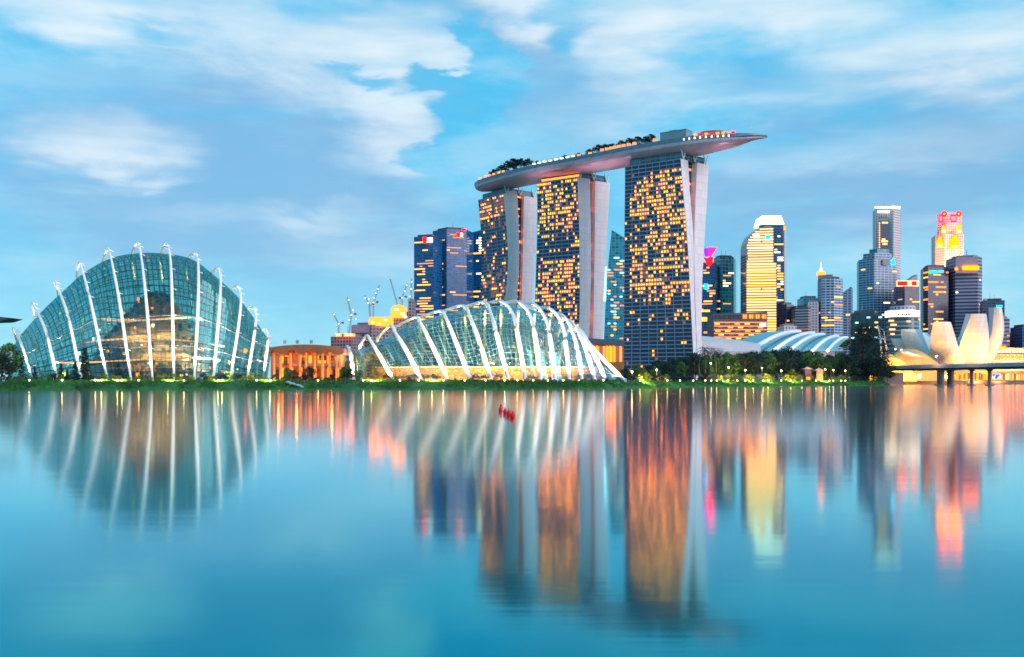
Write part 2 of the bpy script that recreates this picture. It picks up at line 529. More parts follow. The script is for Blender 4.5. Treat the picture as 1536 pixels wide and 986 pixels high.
def water_mat():
    m = bpy.data.materials.new('bay water'); m.use_nodes = True
    nt = m.node_tree; nt.nodes.clear()
    g = NG(nt.nodes, nt.links)
    out = nt.nodes.new('ShaderNodeOutputMaterial')
    lw_ = nt.nodes.new('ShaderNodeLayerWeight'); lw_.inputs[0].default_value = 0.5
    fac = lw_.outputs['Facing']                       # 1 at grazing
    gl = nt.nodes.new('ShaderNodeBsdfGlossy'); gl.distribution = 'GGX'
    cr = nt.nodes.new('ShaderNodeValToRGB'); el = cr.color_ramp.elements
    for p_, c_ in ((0.70, (0.012, 0.37, 0.44)), (0.80, (0.15, 0.55, 0.59)), (0.89, (0.48, 0.80, 0.83)), (0.935, (0.88, 0.93, 0.94)), (0.985, (1.0, 0.98, 0.96))):
        e_ = el[0] if p_ == 0.70 else el.new(p_)
        e_.position = p_; e_.color = c_ + (1,)
    el[-1].color = (1, .98, .96, 1)
    g.put(cr.inputs[0], fac)
    tint = cr.outputs[0]
    g.put(gl.inputs[0], tint)
    tc = nt.nodes.new('ShaderNodeTexCoord')
    n = g.noise(tc.outputs['Object'], 0.012, 4, 0.55)
    g.put(gl.inputs['Roughness'], g.ramp(n, 0.3, 0.7, 0.080, 0.098))
    # long gentle swell left by the exposure
    mp = nt.nodes.new('ShaderNodeMapping'); mp.inputs['Scale'].default_value = (0.06, 0.5, 1)
    nt.links.new(tc.outputs['Object'], mp.inputs[0])
    w = g.noise(mp.outputs[0], 0.8, 4, 0.6)
    bp = nt.nodes.new('ShaderNodeBump'); bp.inputs['Strength'].default_value = 0.05; bp.inputs['Distance'].default_value = 0.12
    nt.links.new(w, bp.inputs['Height']); nt.links.new(bp.outputs[0], gl.inputs['Normal'])
    df = nt.nodes.new('ShaderNodeBsdfDiffuse'); df.inputs[0].default_value = (0.0, 0.17, 0.24, 1)
    f2 = g.ramp(fac, 0.55, 0.97, 0.86, 0.99)
    mx = nt.nodes.new('ShaderNodeMixShader'); g.put(mx.inputs[0], f2)
    nt.links.new(df.outputs[0], mx.inputs[1]); nt.links.new(gl.outputs[0], mx.inputs[2])
    nt.links.new(mx.outputs[0], out.inputs[0])
    return m


def grass_mat():
    m, g, b = new_mat('bank grass')
    tc = g.n.new('ShaderNodeTexCoord')
    a = g.noise(tc.outputs['Object'], 0.08, 5, 0.6); c = g.noise(tc.outputs['Object'], 1.3, 4, 0.6)
    k = g.mix(g.ramp(a, 0.35, 0.65), (0.012, 0.085, 0.022, 1), (0.035, 0.20, 0.02, 1))
    k = g.mix(g.ramp(c, 0.35, 0.75), k, (0.03, 0.09, 0.025, 1))
    g.put(b.inputs['Base Color'], k); b.inputs['Roughness'].default_value = 0.9
    return m


M['grass'] = grass_mat()

# ------------------------------------------------------------------ setting: water, land, bank
w = MB(); w.add([(-9000, -400, 0), (9000, -400, 0), (9000, 12000, 0), (-9000, 12000, 0)])
tag(w.build('water', water_mat()), kind='structure')

SHORE = [(-1600, 250), (-500, 290), (0, 322), (200, 342), (400, 358), (600, 366), (760, 368), (900, 384), (960, 420), (1040, 500), (1120, 560), (1200, 610),
         (1290, 650), (1322, 668), (1336, 720), (1342, 940), (1420, 952), (1600, 940), (2600, 900)]


def shore_y(px):
    for (a, ya), (b, yb) in zip(SHORE, SHORE[1:]):
        if a <= px <= b: return ya + (yb - ya) * (px - a) / (b - a)
    return SHORE[-1][1]


pxs = []
for (a, _), (b, _) in zip(SHORE, SHORE[1:]):
    n = max(1, int((b - a) / 6)) if -60 < a < 1345 else 4
    pxs += [a + (b - a) * k / n for k in range(n)]
pxs.append(SHORE[-1][0])
land = MB(); bank = MB()
rows = []
for px in pxs:
    y = shore_y(px) + 4.0 * (noise.noise(Vector((px * 0.021, 1.3, 0))) + 0.5 * noise.noise(Vector((px * 0.07, 4.3, 0))))
    quay = px > 1341
    sec = []
    for k in range(7):
        t = k / 6.0
        yy = y + (0.4 if quay else 15.0) * t
        z = -0.4 + (GZ + 0.4) * (t ** 0.7 if not quay else t)
        if 0 < k < 6 and not quay: z += 0.35 * noise.noise(Vector((px * 0.05, t * 3, 2.0)))
        sec.append(Vector((X(px, y), yy, z)))
    rows.append(sec)
qi = next(i for i, p in enumerate(pxs) if p > 1339)
bank.loft(rows[:qi])
quay_ = MB(); quay_.loft(rows[qi - 1:])
tag(quay_.build('quay', mat('quay stone', (0.30, 0.22, 0.18), 0.8, var=0.25, scale=0.3)), kind='structure')
tag(bank.build('bank', M['grass'], smooth=True), kind='structure')
land.loft([[r[-1], Vector((r[-1].x / r[-1].y * 11000, 11000, GZ))] for r in rows])
tag(land.build('ground', mat('parkland ground', (0.035, 0.06, 0.03), 0.95, var=0.4, scale=0.03)), kind='structure')

# tufts and low weeds on the bank (nobody could count them)
tf = MB()
for _ in range(9000):
    px = rng.uniform(-20, 1336); y = shore_y(px)
    t = rng.random() ** 0.8
    yy = y + 1.5 + 14.5 * t
    z = -0.4 + (GZ + 0.4) * (max(0.02, (yy - y) / 15.0) ** 0.7); z = min(z, GZ)
    h = rng.uniform(0.25, 0.75); wd = rng.uniform(0.3, 0.8); a = rng.uniform(-0.6, 0.6)
    c = Vector((X(px, y), yy, z - 0.08)); d = Vector((math.cos(a), math.sin(a), 0)) * wd
    tip = Vector((rng.uniform(-.3, .3), rng.uniform(-.2, .2), h))
    tf.add([c - d, c + d, c + tip + d * 0.3, c + tip - d * 0.4])
tag(tf.build('grass', M['grass']), 'green grass and weeds on the sloping water bank', kind='stuff')

# ------------------------------------------------------------------ conservatory domes


def conservatory(label, table, Yn, zoff, far_dx, far_dy, rib_r, glass_m, nsub, ends, rodlevels, inset=(1.5, 2.5, 3.5), ridge_dy=20, top_dy=12):
    """table rows: foot px, (mid px, py), (shoulder), (top), (ridge = where the arch lands on the glass)"""
    n = len(table)
    mid = table[n // 2]
    root = thing('conservatory', (X(mid[0], Yn[n // 2]), Yn[n // 2], GZ), label, 'conservatory')
    gsecs = []
    for i, (fx, m_, s_, t_, r_) in enumerate(table):
        y = Yn[i]
        foot = Vector((X(fx, y), y, GZ - 0.3))
        pm = P(m_[0], m_[1], y + 4); ps = P(s_[0], s_[1], y + 9); pt = P(t_[0], t_[1], y + top_dy); pr = P(r_[0], r_[1], y + ridge_dy)
        far = Vector((X(t_[0] + far_dx, y + far_dy), y + far_dy, GZ))
        fm = Vector((pr.x * 0.35 + far.x * 0.65, y + far_dy - 6, GZ + (pr.z - GZ) * 0.55))
        pts = catmull([foot, pm, ps, pt, pr], 7) + catmull([pr, fm, far], 7)[1:]
        mb = MB()
        k = len(pts)
        mb.tube(pts, [rib_r * (0.85 + 0.35 * math.sin(math.pi * min(1, q / 14.0))) for q in range(k)], 8)
        # brackets that tie the arch to the glazing
        for q in range(3, 28, 3):
            a = pts[q]; side = Vector((1.0, 0.35, 0))
            b = a + Vector((0, 2.4, -0.5))
            mb.bar(a, b + side * 0.9, 0.22); mb.bar(a, b - side * 0.9, 0.22)
        mb.build('rib', M['rib'], root, smooth=True)
        g0 = foot + Vector((0, inset[0], 0)); g1 = pm + Vector((0, inset[1], -0.5)); g2 = ps + Vector((0, inset[2], -1.5))
        g3 = pr + Vector((0, 1.0, -1.3)); g4 = fm + Vector((0, -2.2, -0.6)); g5 = far + Vector((0, -2, 0))
        cxm = X(sum(r[1][0] for r in table) / n, y)
        gsecs.append([p + Vector((max(-1.6, min(1.6, (cxm - p.x) * 0.08)), 0, 0)) for p in (g0, g1, g2, g3, g4, g5)])
    # end sections taper down to the ground
    def shrink(sec, dpx, k):
        base = sum((p for p in sec), Vector()) / len(sec)
        return [Vector((base.x + (p.x - base.x) * k + dpx, base.y + (p.y - base.y) * k, GZ + (p.z - GZ) * k)) for p in sec]
    gsecs = [shrink(gsecs[0], ends[0], ends[2])] + gsecs + [shrink(gsecs[-1], ends[1], ends[3])]
    # smooth across the ribs
    lines = []
    for j in range(6):
        lines.append(catmull([s[j] for s in gsecs], nsub))
    m_ = len(lines[0])
    secs, uvs = [], []
    for q in range(m_):
        c = catmull([lines[j][q] for j in range(6)], 8)
        secs.append(c)
        uvs.append([(q / nsub, k) for k in range(len(c))])
    gm = MB(); gm.loft(secs, uvs=uvs)
    gm.build('glass_shell', glass_m, root, smooth=True)
    for lv in rodlevels:
        rod = MB()
        pts = []
        for q in range(nsub // 2, m_ - nsub // 2):
            a = secs[q]; f = lv * 8
            k = int(f); t = f - k
            pts.append(a[k].lerp(a[k + 1], t) + Vector((0, -0.9, 0.1)))
        rod.tube(pts, 0.09, 5)
        rod.build('tie_rod', M['grey'], root)
    return root, secs


TALL = [  # foot, mid, shoulder, top, ridge
    (50, (34, 522), (24, 498), (20, 492), (23, 503)),
    (87, (70, 501), (54, 465), (48, 453), (52, 473)),
    (123, (104, 482), (88, 435), (82, 422), (87, 440)),
    (162, (138.5, 464), (125, 411), (118.5, 394), (115, 413)),
    (197, (181, 464), (167, 390), (161, 373), (154, 393)),
    (229, (220, 459), (212, 387), (206, 364), (197, 383)),
    (261, (258.5, 457), (255.4, 387), (249, 366), (239, 384)),
    (291, (297, 461), (297, 393), (290, 380), (278, 392)),
    (320, (328.5, 472), (331, 416), (326, 402), (313, 414)),
    (345, (358, 488), (361.5, 443), (355, 429), (342, 440)),
    (370, (381.5, 503), (384, 473), (379, 460), (366, 469)),
    (394, (402.6, 511), (403, 504), (398, 494), (386, 501))]
YN_T = [449, 436, 428, 422, 419, 417, 417, 419, 423, 429, 437, 447]
g_tall = glass_mat('tall dome glazing', (0.40, 0.74, 0.74), (0.34, 0.80, 0.88), (0.02, 0.05, 0.07), nu=5.0, nv=1.0, lw=0.13, lwv=0.13, film=0.06, glow_share=0.012)
tall, tsecs = conservatory('tall rounded glass dome with white hooked outer ribs, at the left end of the bank', TALL, YN_T, 0, -8, 62, 0.56, g_tall, 6,
                           (-4.0, 3.0, 0.72, 0.6), (0.18, 0.45, 0.85))

LONG = [
    (531, (527, 537), (523, 525), (520, 520), (515, 530)),
    (592, (572, 538), (556.6, 512.6), (550, 504), (540, 519)),
    (634, (609, 525), (592.6, 498.6), (585.6, 489), (566, 508)),
    (673.5, (651, 524), (629.5, 482.7), (622.5, 476.6), (592, 491)),
    (707, (688, 524), (669, 477.5), (659.4, 467), (626, 478)),
    (738.5, (720, 516), (705, 475.7), (694.6, 459), (661, 468)),
    (763, (746, 506), (736.8, 472), (726, 453.7), (696, 461)),
    (789, (777, 506), (769, 471), (752, 452), (728, 456)),
    (811.5, (804, 513), (795, 473), (777, 453), (752, 456)),
    (833, (827, 520), (820, 482), (802, 457), (778, 458)),
    (854.6, (849.5, 523), (843.5, 487), (826, 464), (803, 462)),
    (873.6, (867, 528), (859, 499), (845, 474), (827, 469)),
    (893.4, (880, 528), (868, 500), (857, 483), (845, 478)),
    (910, (893.5, 537), (876, 508), (866, 491), (856, 486)),
    (939, (907, 542), (884, 515), (872, 497), (862, 492))]
YN_L = [430, 408, 400, 396, 393, 391, 390, 390, 391, 393, 396, 400, 405, 411, 420]
g_long = glass_mat('long dome glazing', (0.62, 0.78, 0.60), (0.22, 0.72, 0.98), (0.10, 0.22, 0.26), nu=4.0, nv=1.0, lw=0.07, lwv=0.08, film=0.13, glow_share=0.045)
longd, lsecs = conservatory('long low glass dome with white slanting ribs, in front of the three hotel towers', LONG, YN_L, 0, -28, 78, 0.74, g_long, 5,
                            (-6.0, 6.0, 0.5, 0.55), (0.25,), ridge_dy=26, top_dy=15)


def add_light(name, kind, loc, power, color, size=0.6, parent=None, target=None, spot=70, blend=0.9):
    d = bpy.data.lights.new(name, kind); d.energy = power; d.color = color
    d.shadow_soft_size = size
    if kind == 'SPOT':
        d.spot_size = R(spot); d.spot_blend = blend
    o = bpy.data.objects.new(name, d); col.objects.link(o)
    o.location = loc
    if target is not None:
        o.rotation_euler = (Vector(loc) - Vector(target)).to_track_quat('Z', 'Y').to_euler()
    if parent:
        o.parent = parent; o.location = Vector(loc) - parent.location
    return o


def flood(loc, target, label, group, power=14000, color=(1.0, 0.86, 0.66)):
    t = thing('floodlight', loc, label, 'floodlight', group)
    loc = Vector(loc)
    d = (Vector(target) - loc); d.z = 0; d.normalize(); sx = Vector((-d.y, d.x, 0))
    up = (Vector((0, 0, 1)) + d * 0.3).normalized(); fw = sx.cross(up) * -1
    h = MB(); h.box(loc + Vector((0, 0, 0.62)), (0.8, 0.34, 0.5), axes=(sx, fw, up)); hh = h.build('housing', M['darksteel'], t)
    l = MB(); l.box(loc + Vector((0, 0, 0.62)) + up * 0.27, (0.7, 0.28, 0.05), axes=(sx, fw, up)); l.build('lens', M['floodglow'], hh)
    s_ = MB(); s_.box(loc + Vector((0, 0, 0.2)), (0.12, 0.12, 0.42)); s_.box(loc + Vector((0, 0, 0.03)), (0.5, 0.4, 0.06)); s_.build('bracket', M['darksteel'], t)
    add_light('floodlight_lamp', 'SPOT', loc + Vector((0, 0, 1.0)), power, color, 0.35, t, target, 62, 0.9)
    return t


for i, row in enumerate(TALL):
    y = YN_T[i]
    flood((X(row[0], y) + 0.4, y - 4.5, GZ), P(row[1][0], row[1][1], y + 4), 'small floodlight at the foot of the tall dome\'s %s rib from the left' % ORD[i],
          'floodlights at the feet of the tall dome', 80000, (1.0, 0.86, 0.66))
for i, row in enumerate(LONG):
    y = YN_L[i]
    flood((X(row[0], y) - 0.5, y - 4.0, GZ), P(row[1][0], row[1][1] + 4, y + 4), 'small floodlight at the foot of the long low dome\'s %s rib from the left' % ORD[i],
          'floodlights at the feet of the long dome', 150000, (1.0, 0.84, 0.60))

# --- inside the tall dome: planted mountain with lit walkways
mt = thing('indoor_mountain', (X(215, 452), 452, GZ), 'dark planted rock mountain with lit walkways inside the tall glass dome', 'rock mountain')
rk = MB(); secs = []
for k in range(15):
    t = k / 14.0
    ring = []
    for q in range(40):
        a = 2 * math.pi * q / 40
        r = (1 - t) ** 0.75 * (1.0 + 0.30 * noise.noise(Vector((math.cos(a) * 1.6, math.sin(a) * 1.6, t * 5)))) + 0.10
        ring.append(Vector((X(222, 452) + 27 * r * math.cos(a) + 4 * t, 452 + 17 * r * math.sin(a), GZ + 40 * t + 1.5 * noise.noise(Vector((q * .5, t * 7, 1))))))
    secs.append(ring)
rk.loft(secs, closed=True, caps=True)
rk.build('rock', M['rock'], mt, smooth=True)
for zz, rx, ry, dx in ((27, 22, 23, 2), (17, 31, 24, 3), (9, 36, 24, -4)):
    wk = MB(); pts = [Vector((X(222, 452) + dx + rx * math.cos(a), 450 + ry * math.sin(a), GZ + zz + 1.2 * math.sin(a * 2 + zz))) for a in [math.pi * (0.95 + 1.1 * q / 30) for q in range(31)]]
    for a, b in zip(pts, pts[1:]):
        wk.bar(a, b, 1.6, 0.7)
    ob = wk.build('walkway', M['concrete'], mt)
    lt = MB()
    lt.tube([p + Vector((0, -0.9, 0.1)) for p in pts], 0.18, 5)
    lt.build('light_strip', M['w_amber'], ob)
for k in range(44):                                  # spotlit alcoves and lamps on the mountain and in the gallery
    t = rng.random() ** 1.3; a = rng.uniform(math.pi * 1.02, math.pi * 1.98); r = (1 - t) ** 0.75 * 1.14 + 0.12
    c = Vector((X(222, 452) + 30 * r * math.cos(a), 451 + 19 * r * math.sin(a), GZ + 1.5 + 36 * t))
    if k % 3 == 0: c = Vector((X(rng.uniform(75, 385), 440), rng.uniform(434, 446), GZ + rng.uniform(1.5, 16)))
    mb = MB(); mb.ball(c, rng.uniform(0.35, 0.85), nu=8, nv=5, sz=rng.uniform(.6, 1.6)); mb.build('spotlight', M[rng.choice(['w_orange', 'w_amber', 'w_yellow', 'w_white'])], mt)
pl = MB()
for _ in range(800):
    t = rng.random() ** 1.2; a = rng.uniform(math.pi * 0.9, math.pi * 2.1)
    r = (1 - t) ** 0.75 * 1.05 + 0.1
    c = Vector((X(222, 452) + 27 * r * math.cos(a) + 4 * t, 452 + 17 * r * math.sin(a), GZ + 40 * t))
    s_ = rng.uniform(0.4, 1.0)
    n_ = Vector((rng.uniform(-1, 1), rng.uniform(-1, 0.2), rng.uniform(-.5, 1))).normalized(); u_ = n_.orthogonal().normalized() * s_; v_ = n_.cross(u_)
    pl.add([c - u_ - v_, c + u_ - v_, c + u_ + v_, c - u_ + v_])
pl.build('planting', M['leaf_dark'], mt)


def leafcloud(mb, c, rx, ry, rz, n, s0, s1, mi=0):
    for _ in range(n):
        d = Vector((rng.gauss(0, 1), rng.gauss(0, 1), rng.gauss(0, 1))).normalized()
        q = rng.random() ** 0.4
        p = Vector(c) + Vector((d.x * rx * q, d.y * ry * q, d.z * rz * q))
        s_ = rng.uniform(s0, s1)
        n_ = (d + Vector((rng.uniform(-.8, .8), rng.uniform(-.8, .8), rng.uniform(-.4, .8)))).normalized()
        u_ = n_.orthogonal().normalized(); v_ = n_.cross(u_)
        a = rng.uniform(0, 6.3); uu = (u_ * math.cos(a) + v_ * math.sin(a)) * s_; vv = (v_ * math.cos(a) - u_ * math.sin(a)) * s_ * 0.7
        mb.add([p - uu, p - vv * 0.8, p + uu, p + vv], mi)


# indoor gardens (foliage nobody could count) and warm house lights inside both domes
gd = MB()
for px in range(60, 392, 9):
    y = 440 + rng.uniform(-6, 22)
    leafcloud(gd, (X(px, y), y, GZ + 1.5 + rng.uniform(0, 2)), 2.6, 2.6, rng.uniform(1.6, 3.4), 70, 0.25, 0.6)
tag(gd.build('undergrowth', M['leaf_bright']), 'leafy planting inside the tall glass dome', kind='stuff')
gd = MB()
for px in range(560, 905, 6):
    y = 412 + rng.uniform(-3, 30)
    h = rng.uniform(1.2, 2.6) if rng.random() < 0.5 else rng.uniform(5, 13) * (1.0 if px > 640 else .6)
    if h > 4: y = 446 + rng.uniform(0, 14)
    leafcloud(gd, (X(px, y), y, GZ + 1.0 + h * 0.55), 2.6, 2.6, h * 0.6, 80, 0.25, 0.6)
tag(gd.build('undergrowth', M['leaf_olive']), 'leafy planting inside the long low glass dome', kind='stuff')
for (px, y, z, pw, c) in ((90, 452, 6, 9000, (1, .55, .2)), (150, 440, 8, 9000, (1, .62, .28)), (200, 432, 22, 4500, (1, .45, .12)), (250, 432, 14, 4500, (1, .5, .15)),
                          (300, 436, 10, 9000, (1, .72, .4)), (345, 446, 8, 9000, (1, .72, .35)), (150, 450, 24, 2500, (.6, 1, .9)), (300, 446, 26, 2500, (.6, 1, .95)), (215, 428, 12, 4500, (1, .4, .08)), (262, 430, 24, 4000, (1, .45, .12))):
    add_light('house_light', 'SPOT', (X(px, y), y, z), pw * 13.0, c, 1.2, None, (X(px, y) * 1.02, y + 16, z + 8), 150, 1.0)
for (px, y, z, pw, c) in ((580, 425, 7, 8000, (1, .6, .22)), (625, 420, 8, 9000, (1, .55, .18)), (665, 418, 7, 11000, (1, .5, .13)), (705, 418, 8, 11000, (1, .5, .13)), (745, 418, 9, 11000, (1, .58, .2)),
                          (785, 418, 9, 11000, (1, .6, .25)), (825, 420, 9, 11000, (1, .6, .25)), (860, 424, 8, 8000, (1, .55, .2)), (650, 425, 18, 7000, (1, .85, .4)), (730, 425, 22, 8000, (1, .88, .45)), (800, 425, 20, 8000, (1, .85, .45))):
    add_light('house_light', 'SPOT', (X(px, y), y, z), pw * 5.0, c, 1.2, None, (X(px, y) * 1.02, y + 16, z + 8), 150, 1.0)
# retaining wall of the terrace inside the long dome
tw = thing('terrace_wall', (X(740, 440), 440, GZ), 'long curved terrace wall lit orange inside the long low glass dome', 'wall')
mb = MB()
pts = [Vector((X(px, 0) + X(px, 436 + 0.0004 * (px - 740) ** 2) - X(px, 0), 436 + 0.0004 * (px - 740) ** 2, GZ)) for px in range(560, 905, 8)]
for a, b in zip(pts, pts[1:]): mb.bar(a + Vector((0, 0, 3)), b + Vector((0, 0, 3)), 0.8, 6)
mb.build('wall', mat('orange lit plaster', (0.55, 0.20, 0.045), 0.8, var=0.85, scale=1.1), tw)  # warm lamplight is put into this orange plaster tone
mb = MB()
for a, b in zip(pts, pts[1:]): mb.bar(a + Vector((0, -0.6, 6.2)), b + Vector((0, -0.6, 6.2)), 1.2, 0.4)
mb.build('coping', M['concrete'], tw)

# ------------------------------------------------------------------ hotel towers


def interp(tab, t):
    for a, b in zip(tab, tab[1:]):
        if a[0] <= t <= b[0]:
            f = (t - a[0]) / (b[0] - a[0])
            f = f
            return [x + (y - x) * f for x, y in zip(a, b)]
    return list(tab[0] if t < tab[0][0] else tab[-1])


def smooth_table(tab, n=8):
    q = catmull_nd(tab, n)
    return q


def catmull_nd(tab, n):
    pts = [[2 * a - b for a, b in zip(tab[0], tab[1])]] + [list(r) for r in tab] + [[2 * a - b for a, b in zip(tab[-1], tab[-2])]]
    out = []
    for i in range(1, len(pts) - 2):
        a, b, c, d = pts[i - 1], pts[i], pts[i + 1], pts[i + 2]
        for k in range(n):
            t = k / n
            out.append([0.5 * (2 * q + (r - p) * t + (2 * p - 5 * q + 4 * r - s) * t * t + (3 * q - p - 3 * r + s) * t ** 3) for p, q, r, s in zip(a, b, c, d)])
    out.append(list(tab[-1]))
    return out


M['t_glass'] = mat('hotel glass', (0.016, 0.03, 0.085), 0.22, var=0.5, scale=0.3, spec=0.5)
M['t_band'] = mat('hotel balcony bands', (0.20, 0.27, 0.40), 0.5, var=0.15)
M['t_core'] = facade_mat('atrium glazing', (0.02, 0.02, 0.05), (0.05, 0.05, 0.08), 4, .3, 4, .1)


def lit_cells(r, nc, nr, cover, dens):
    lit = {}
    target = cover * nc * nr; guard = 0
    while len(lit) < target and guard < 20000:
        guard += 1
        i, j = r.randrange(nc), r.randrange(nr)
        if r.random() > dens(i / nc, j / nr): continue
        if r.random() < 0.5:
            cells = [(i, j + k) for k in range(r.randint(1, 5))]
        else:
            cells = [(i + k, j) for k in range(r.randint(1, 4))]
        for c in cells:
            if c[0] < nc and c[1] < nr and r.random() < dens(c[0] / nc, c[1] / nr) + 0.1: lit[c] = 1
    return list(lit)


def window_box(mb, q, nrm, d=0.25, mi=0):
    f = [p + nrm * d for p in q]
    mb.add(f, mi)
    for k in range(4):
        a, b = q[k], q[(k + 1) % 4]
        mb.add([a, b, b + nrm * d, a + nrm * d], mi)


def lamp_core(mb, q, n_, mi):
    # the lamp seen low in the room, a little to one side
    u = rng.uniform(0.22, 0.46); v = rng.uniform(0.15, 0.34)
    pt = lambda a, b: q[0].lerp(q[1], a).lerp(q[3].lerp(q[2], a), b) + n_ * 0.30
    mb.add([pt(u, v), pt(u + .34, v), pt(u + .34, v + .42), pt(u, v + .42)], mi)


CORE = {'h_orange': 'h_core_mid', 'h_amber': 'h_core', 'h_pale': 'h_core_soft'}


def put_windows(root, cells, maxparts=100):
    """cells: (quad, normal, material key); the nearest hundred become parts, the rest one part"""
    cells.sort(key=lambda c: sum(p.y for p in c[0]) + 0.5 * rng.random())
    for q, n_, mk in cells[:maxparts]:
        mb = MB(); window_box(mb, q, n_); ms = [M[mk]]
        if mk in CORE: lamp_core(mb, q, n_, 1); ms.append(M[CORE[mk]])
        mb.build('window', ms, root)
    rest = cells[maxparts:]
    if rest:
        keys = sorted({c[2] for c in rest}); keys += sorted({CORE[k] for k in keys if k in CORE}); mb = MB()
        for q, n_, mk in rest:
            window_box(mb, q, n_, mi=keys.index(mk))
            if mk in CORE: lamp_core(mb, q, n_, keys.index(CORE[mk]))
        tag(mb.build('window', [M[k] for k in keys], root), kind='stuff')


def hotel(label, table, Yfl, Yfr, dY, seed, nc, nr, cover, dens, palette, crown_lit=False, core_mat='t_core', gaplights=10):
    """table rows: py, facade-left px, facade-right px, front-blade-right px, rear-blade-left px, rear-blade-right px; py measured at depth Yfr"""
    r = random.Random(seed)
    tab = catmull_nd(table, 6)
    root = thing('hotel_tower', (X(table[-1][2], Yfr), Yfr, GZ), label, 'hotel tower', 'three hotel towers under the sky deck')
    lv = []
    for py, a, b, c, d, e in tab:
        z = Z(py, Yfr)
        V = lambda px, Y: Vector((X(px, Y), Y, z))
        FL, FR, FB, RB, RR = V(a, Yfl), V(b, Yfr), V(c, Yfr + dY * 0.30), V(d, Yfr + dY * 0.62), V(e, Yfr + dY)
        back = FB - FR
        lv.append((FL, FR, FB, FL + back, RB, RR, FL + (RB - FR), FL + (RR - FR), z))
    zs = [l[-1] for l in lv]

    def face(j, u):
        """point on facade at row fraction j (0 top..1 bottom), u across"""
        z = zs[0] + (zs[-1] - zs[0]) * j
        for a, b in zip(lv, lv[1:]):
            if a[-1] >= z >= b[-1] - 1e-6:
                t = (a[-1] - z) / max(1e-6, a[-1] - b[-1])
                L = a[0].lerp(b[0], t); Rr = a[1].lerp(b[1], t)
                return L.lerp(Rr, u)
        return lv[-1][0].lerp(lv[-1][1], u)
    # glazed facade with balcony bands and mullions
    mb = MB()
    mb.loft([[l[0], l[1]] for l in lv], 0)
    n0 = (lv[0][1] - lv[0][0]).cross(Vector((0, 0, 1))).normalized()
    if n0.y > 0: n0 = -n0
    for j in range(nr + 1):
        f = j / nr
        for k in range(6):
            a, b = face(f, k / 6), face(f, (k + 1) / 6)
            a2, b2 = face(min(1, f + 0.30 / nr), k / 6), face(min(1, f + 0.30 / nr), (k + 1) / 6)
            window_box(mb, [a2, b2, b, a], n0, 0.55, 1)
    for k in range(0, nc + 1, 3):
        u = k / nc; du = 0.055 / nc * 3
        for q in range(12):
            f0, f1 = q / 12, (q + 1) / 12
            window_box(mb, [face(f1, max(0, u - du / 2)), face(f1, min(1, u + du / 2)), face(f0, min(1, u + du / 2)), face(f0, max(0, u - du / 2))], n0, 0.60, 1)
    mb.build('facade', [M['t_glass'], M['t_band']], root)
    # blades (end walls) and the backs
    mb = MB()
    mb.loft([[l[1], l[2]] for l in lv], 0); mb.loft([[l[2], l[3]] for l in lv], 0); mb.loft([[l[3], l[0]] for l in lv], 0)
    mb.add([lv[0][0], lv[0][1], lv[0][2], lv[0][3]], 0)
    mb.build('front_blade', M['concrete'], root)
    mb = MB()
    mb.loft([[l[6], l[4]] for l in lv], 0); mb.loft([[l[4], l[5]] for l in lv], 0); mb.loft([[l[5], l[7]] for l in lv], 0); mb.loft([[l[7], l[6]] for l in lv], 0)
    mb.add([lv[0][4], lv[0][5], lv[0][7], lv[0][6]], 0)
    mb.build('rear_blade', M['concrete'], root)
    # recessed glazing between the blades
    mb = MB()
    inn = (lv[0][0] - lv[0][1]).normalized() * 5.0
    ins = []
    for l in lv:
        a, b = l[2] + inn, l[4] + inn
        ins.append((a, b))
    mb.loft([[a, b] for a, b in ins], 0, uvs=[[(0, a.z), ((b - a).length, a.z)] for a, b in ins])
    mb.build('atrium_glazing', M[core_mat], root)
    nrm = -inn.normalized()
    for k in range(gaplights):
        f = (k + r.uniform(0.1, 0.9)) / gaplights * 0.94 * (len(ins) - 1)
        i0 = int(f); t = f - i0
        a = ins[i0][0].lerp(ins[i0 + 1][0], t); b = ins[i0][1].lerp(ins[i0 + 1][1], t)
        if (b - a).length < 1.5: continue
        h = Vector((0, 0, r.uniform(1.0, 2.6)))
        q0, q1 = a.lerp(b, r.uniform(0.1, 0.35)), a.lerp(b, r.uniform(0.6, 0.95))
        mb = MB(); window_box(mb, [q0, q1, q1 + h, q0 + h], nrm, 0.2); mb.build('window', M[r.choice(['w_orange', 'w_amber', 'w_pale'])], root)
    # crown storey set back under the sky deck
    top = lv[0]; zt = top[-1]
    c0 = [top[0].lerp(top[7], .06), top[1].lerp(top[5], .06), top[1].lerp(top[5], .94), top[0].lerp(top[7], .94)]
    ctr = sum(c0, Vector()) / 4
    c0 = [p.lerp(ctr, 0.07) for p in c0]
    mb = MB(); mb.prism([(p.x, p.y) for p in c0], zt - 0.2, zt + 6.0)
    mb.build('crown_storey', [facade_mat('crown glazing', (0.03, 0.10, 0.16), (0.12, 0.2, 0.26), 6, .2, 5, .12), M['darkgrey']], root)
    if crown_lit:
        a, b = c0[0], c0[1]
        mb = MB(); window_box(mb, [a + Vector((0, 0, 1.5)), b + Vector((0, 0, 1.5)), b + Vector((0, 0, 3.2)), a + Vector((0, 0, 3.2))], n0, 0.3)
        mb.build('light_band', M['w_amber'], root)
    for f in (0.1, 0.5, 0.9):                            # inclined props that carry the deck
        a = top[1].lerp(top[5], f); a.z = zt
        for s_ in (-1, 1):
            mb = MB(); d = (top[5] - top[1]).normalized() * 3 * s_
            mb.bar(a, a + d + Vector((0, 0, 8)), 0.8); mb.build('deck_prop', M['steel'], root)
    cells = []
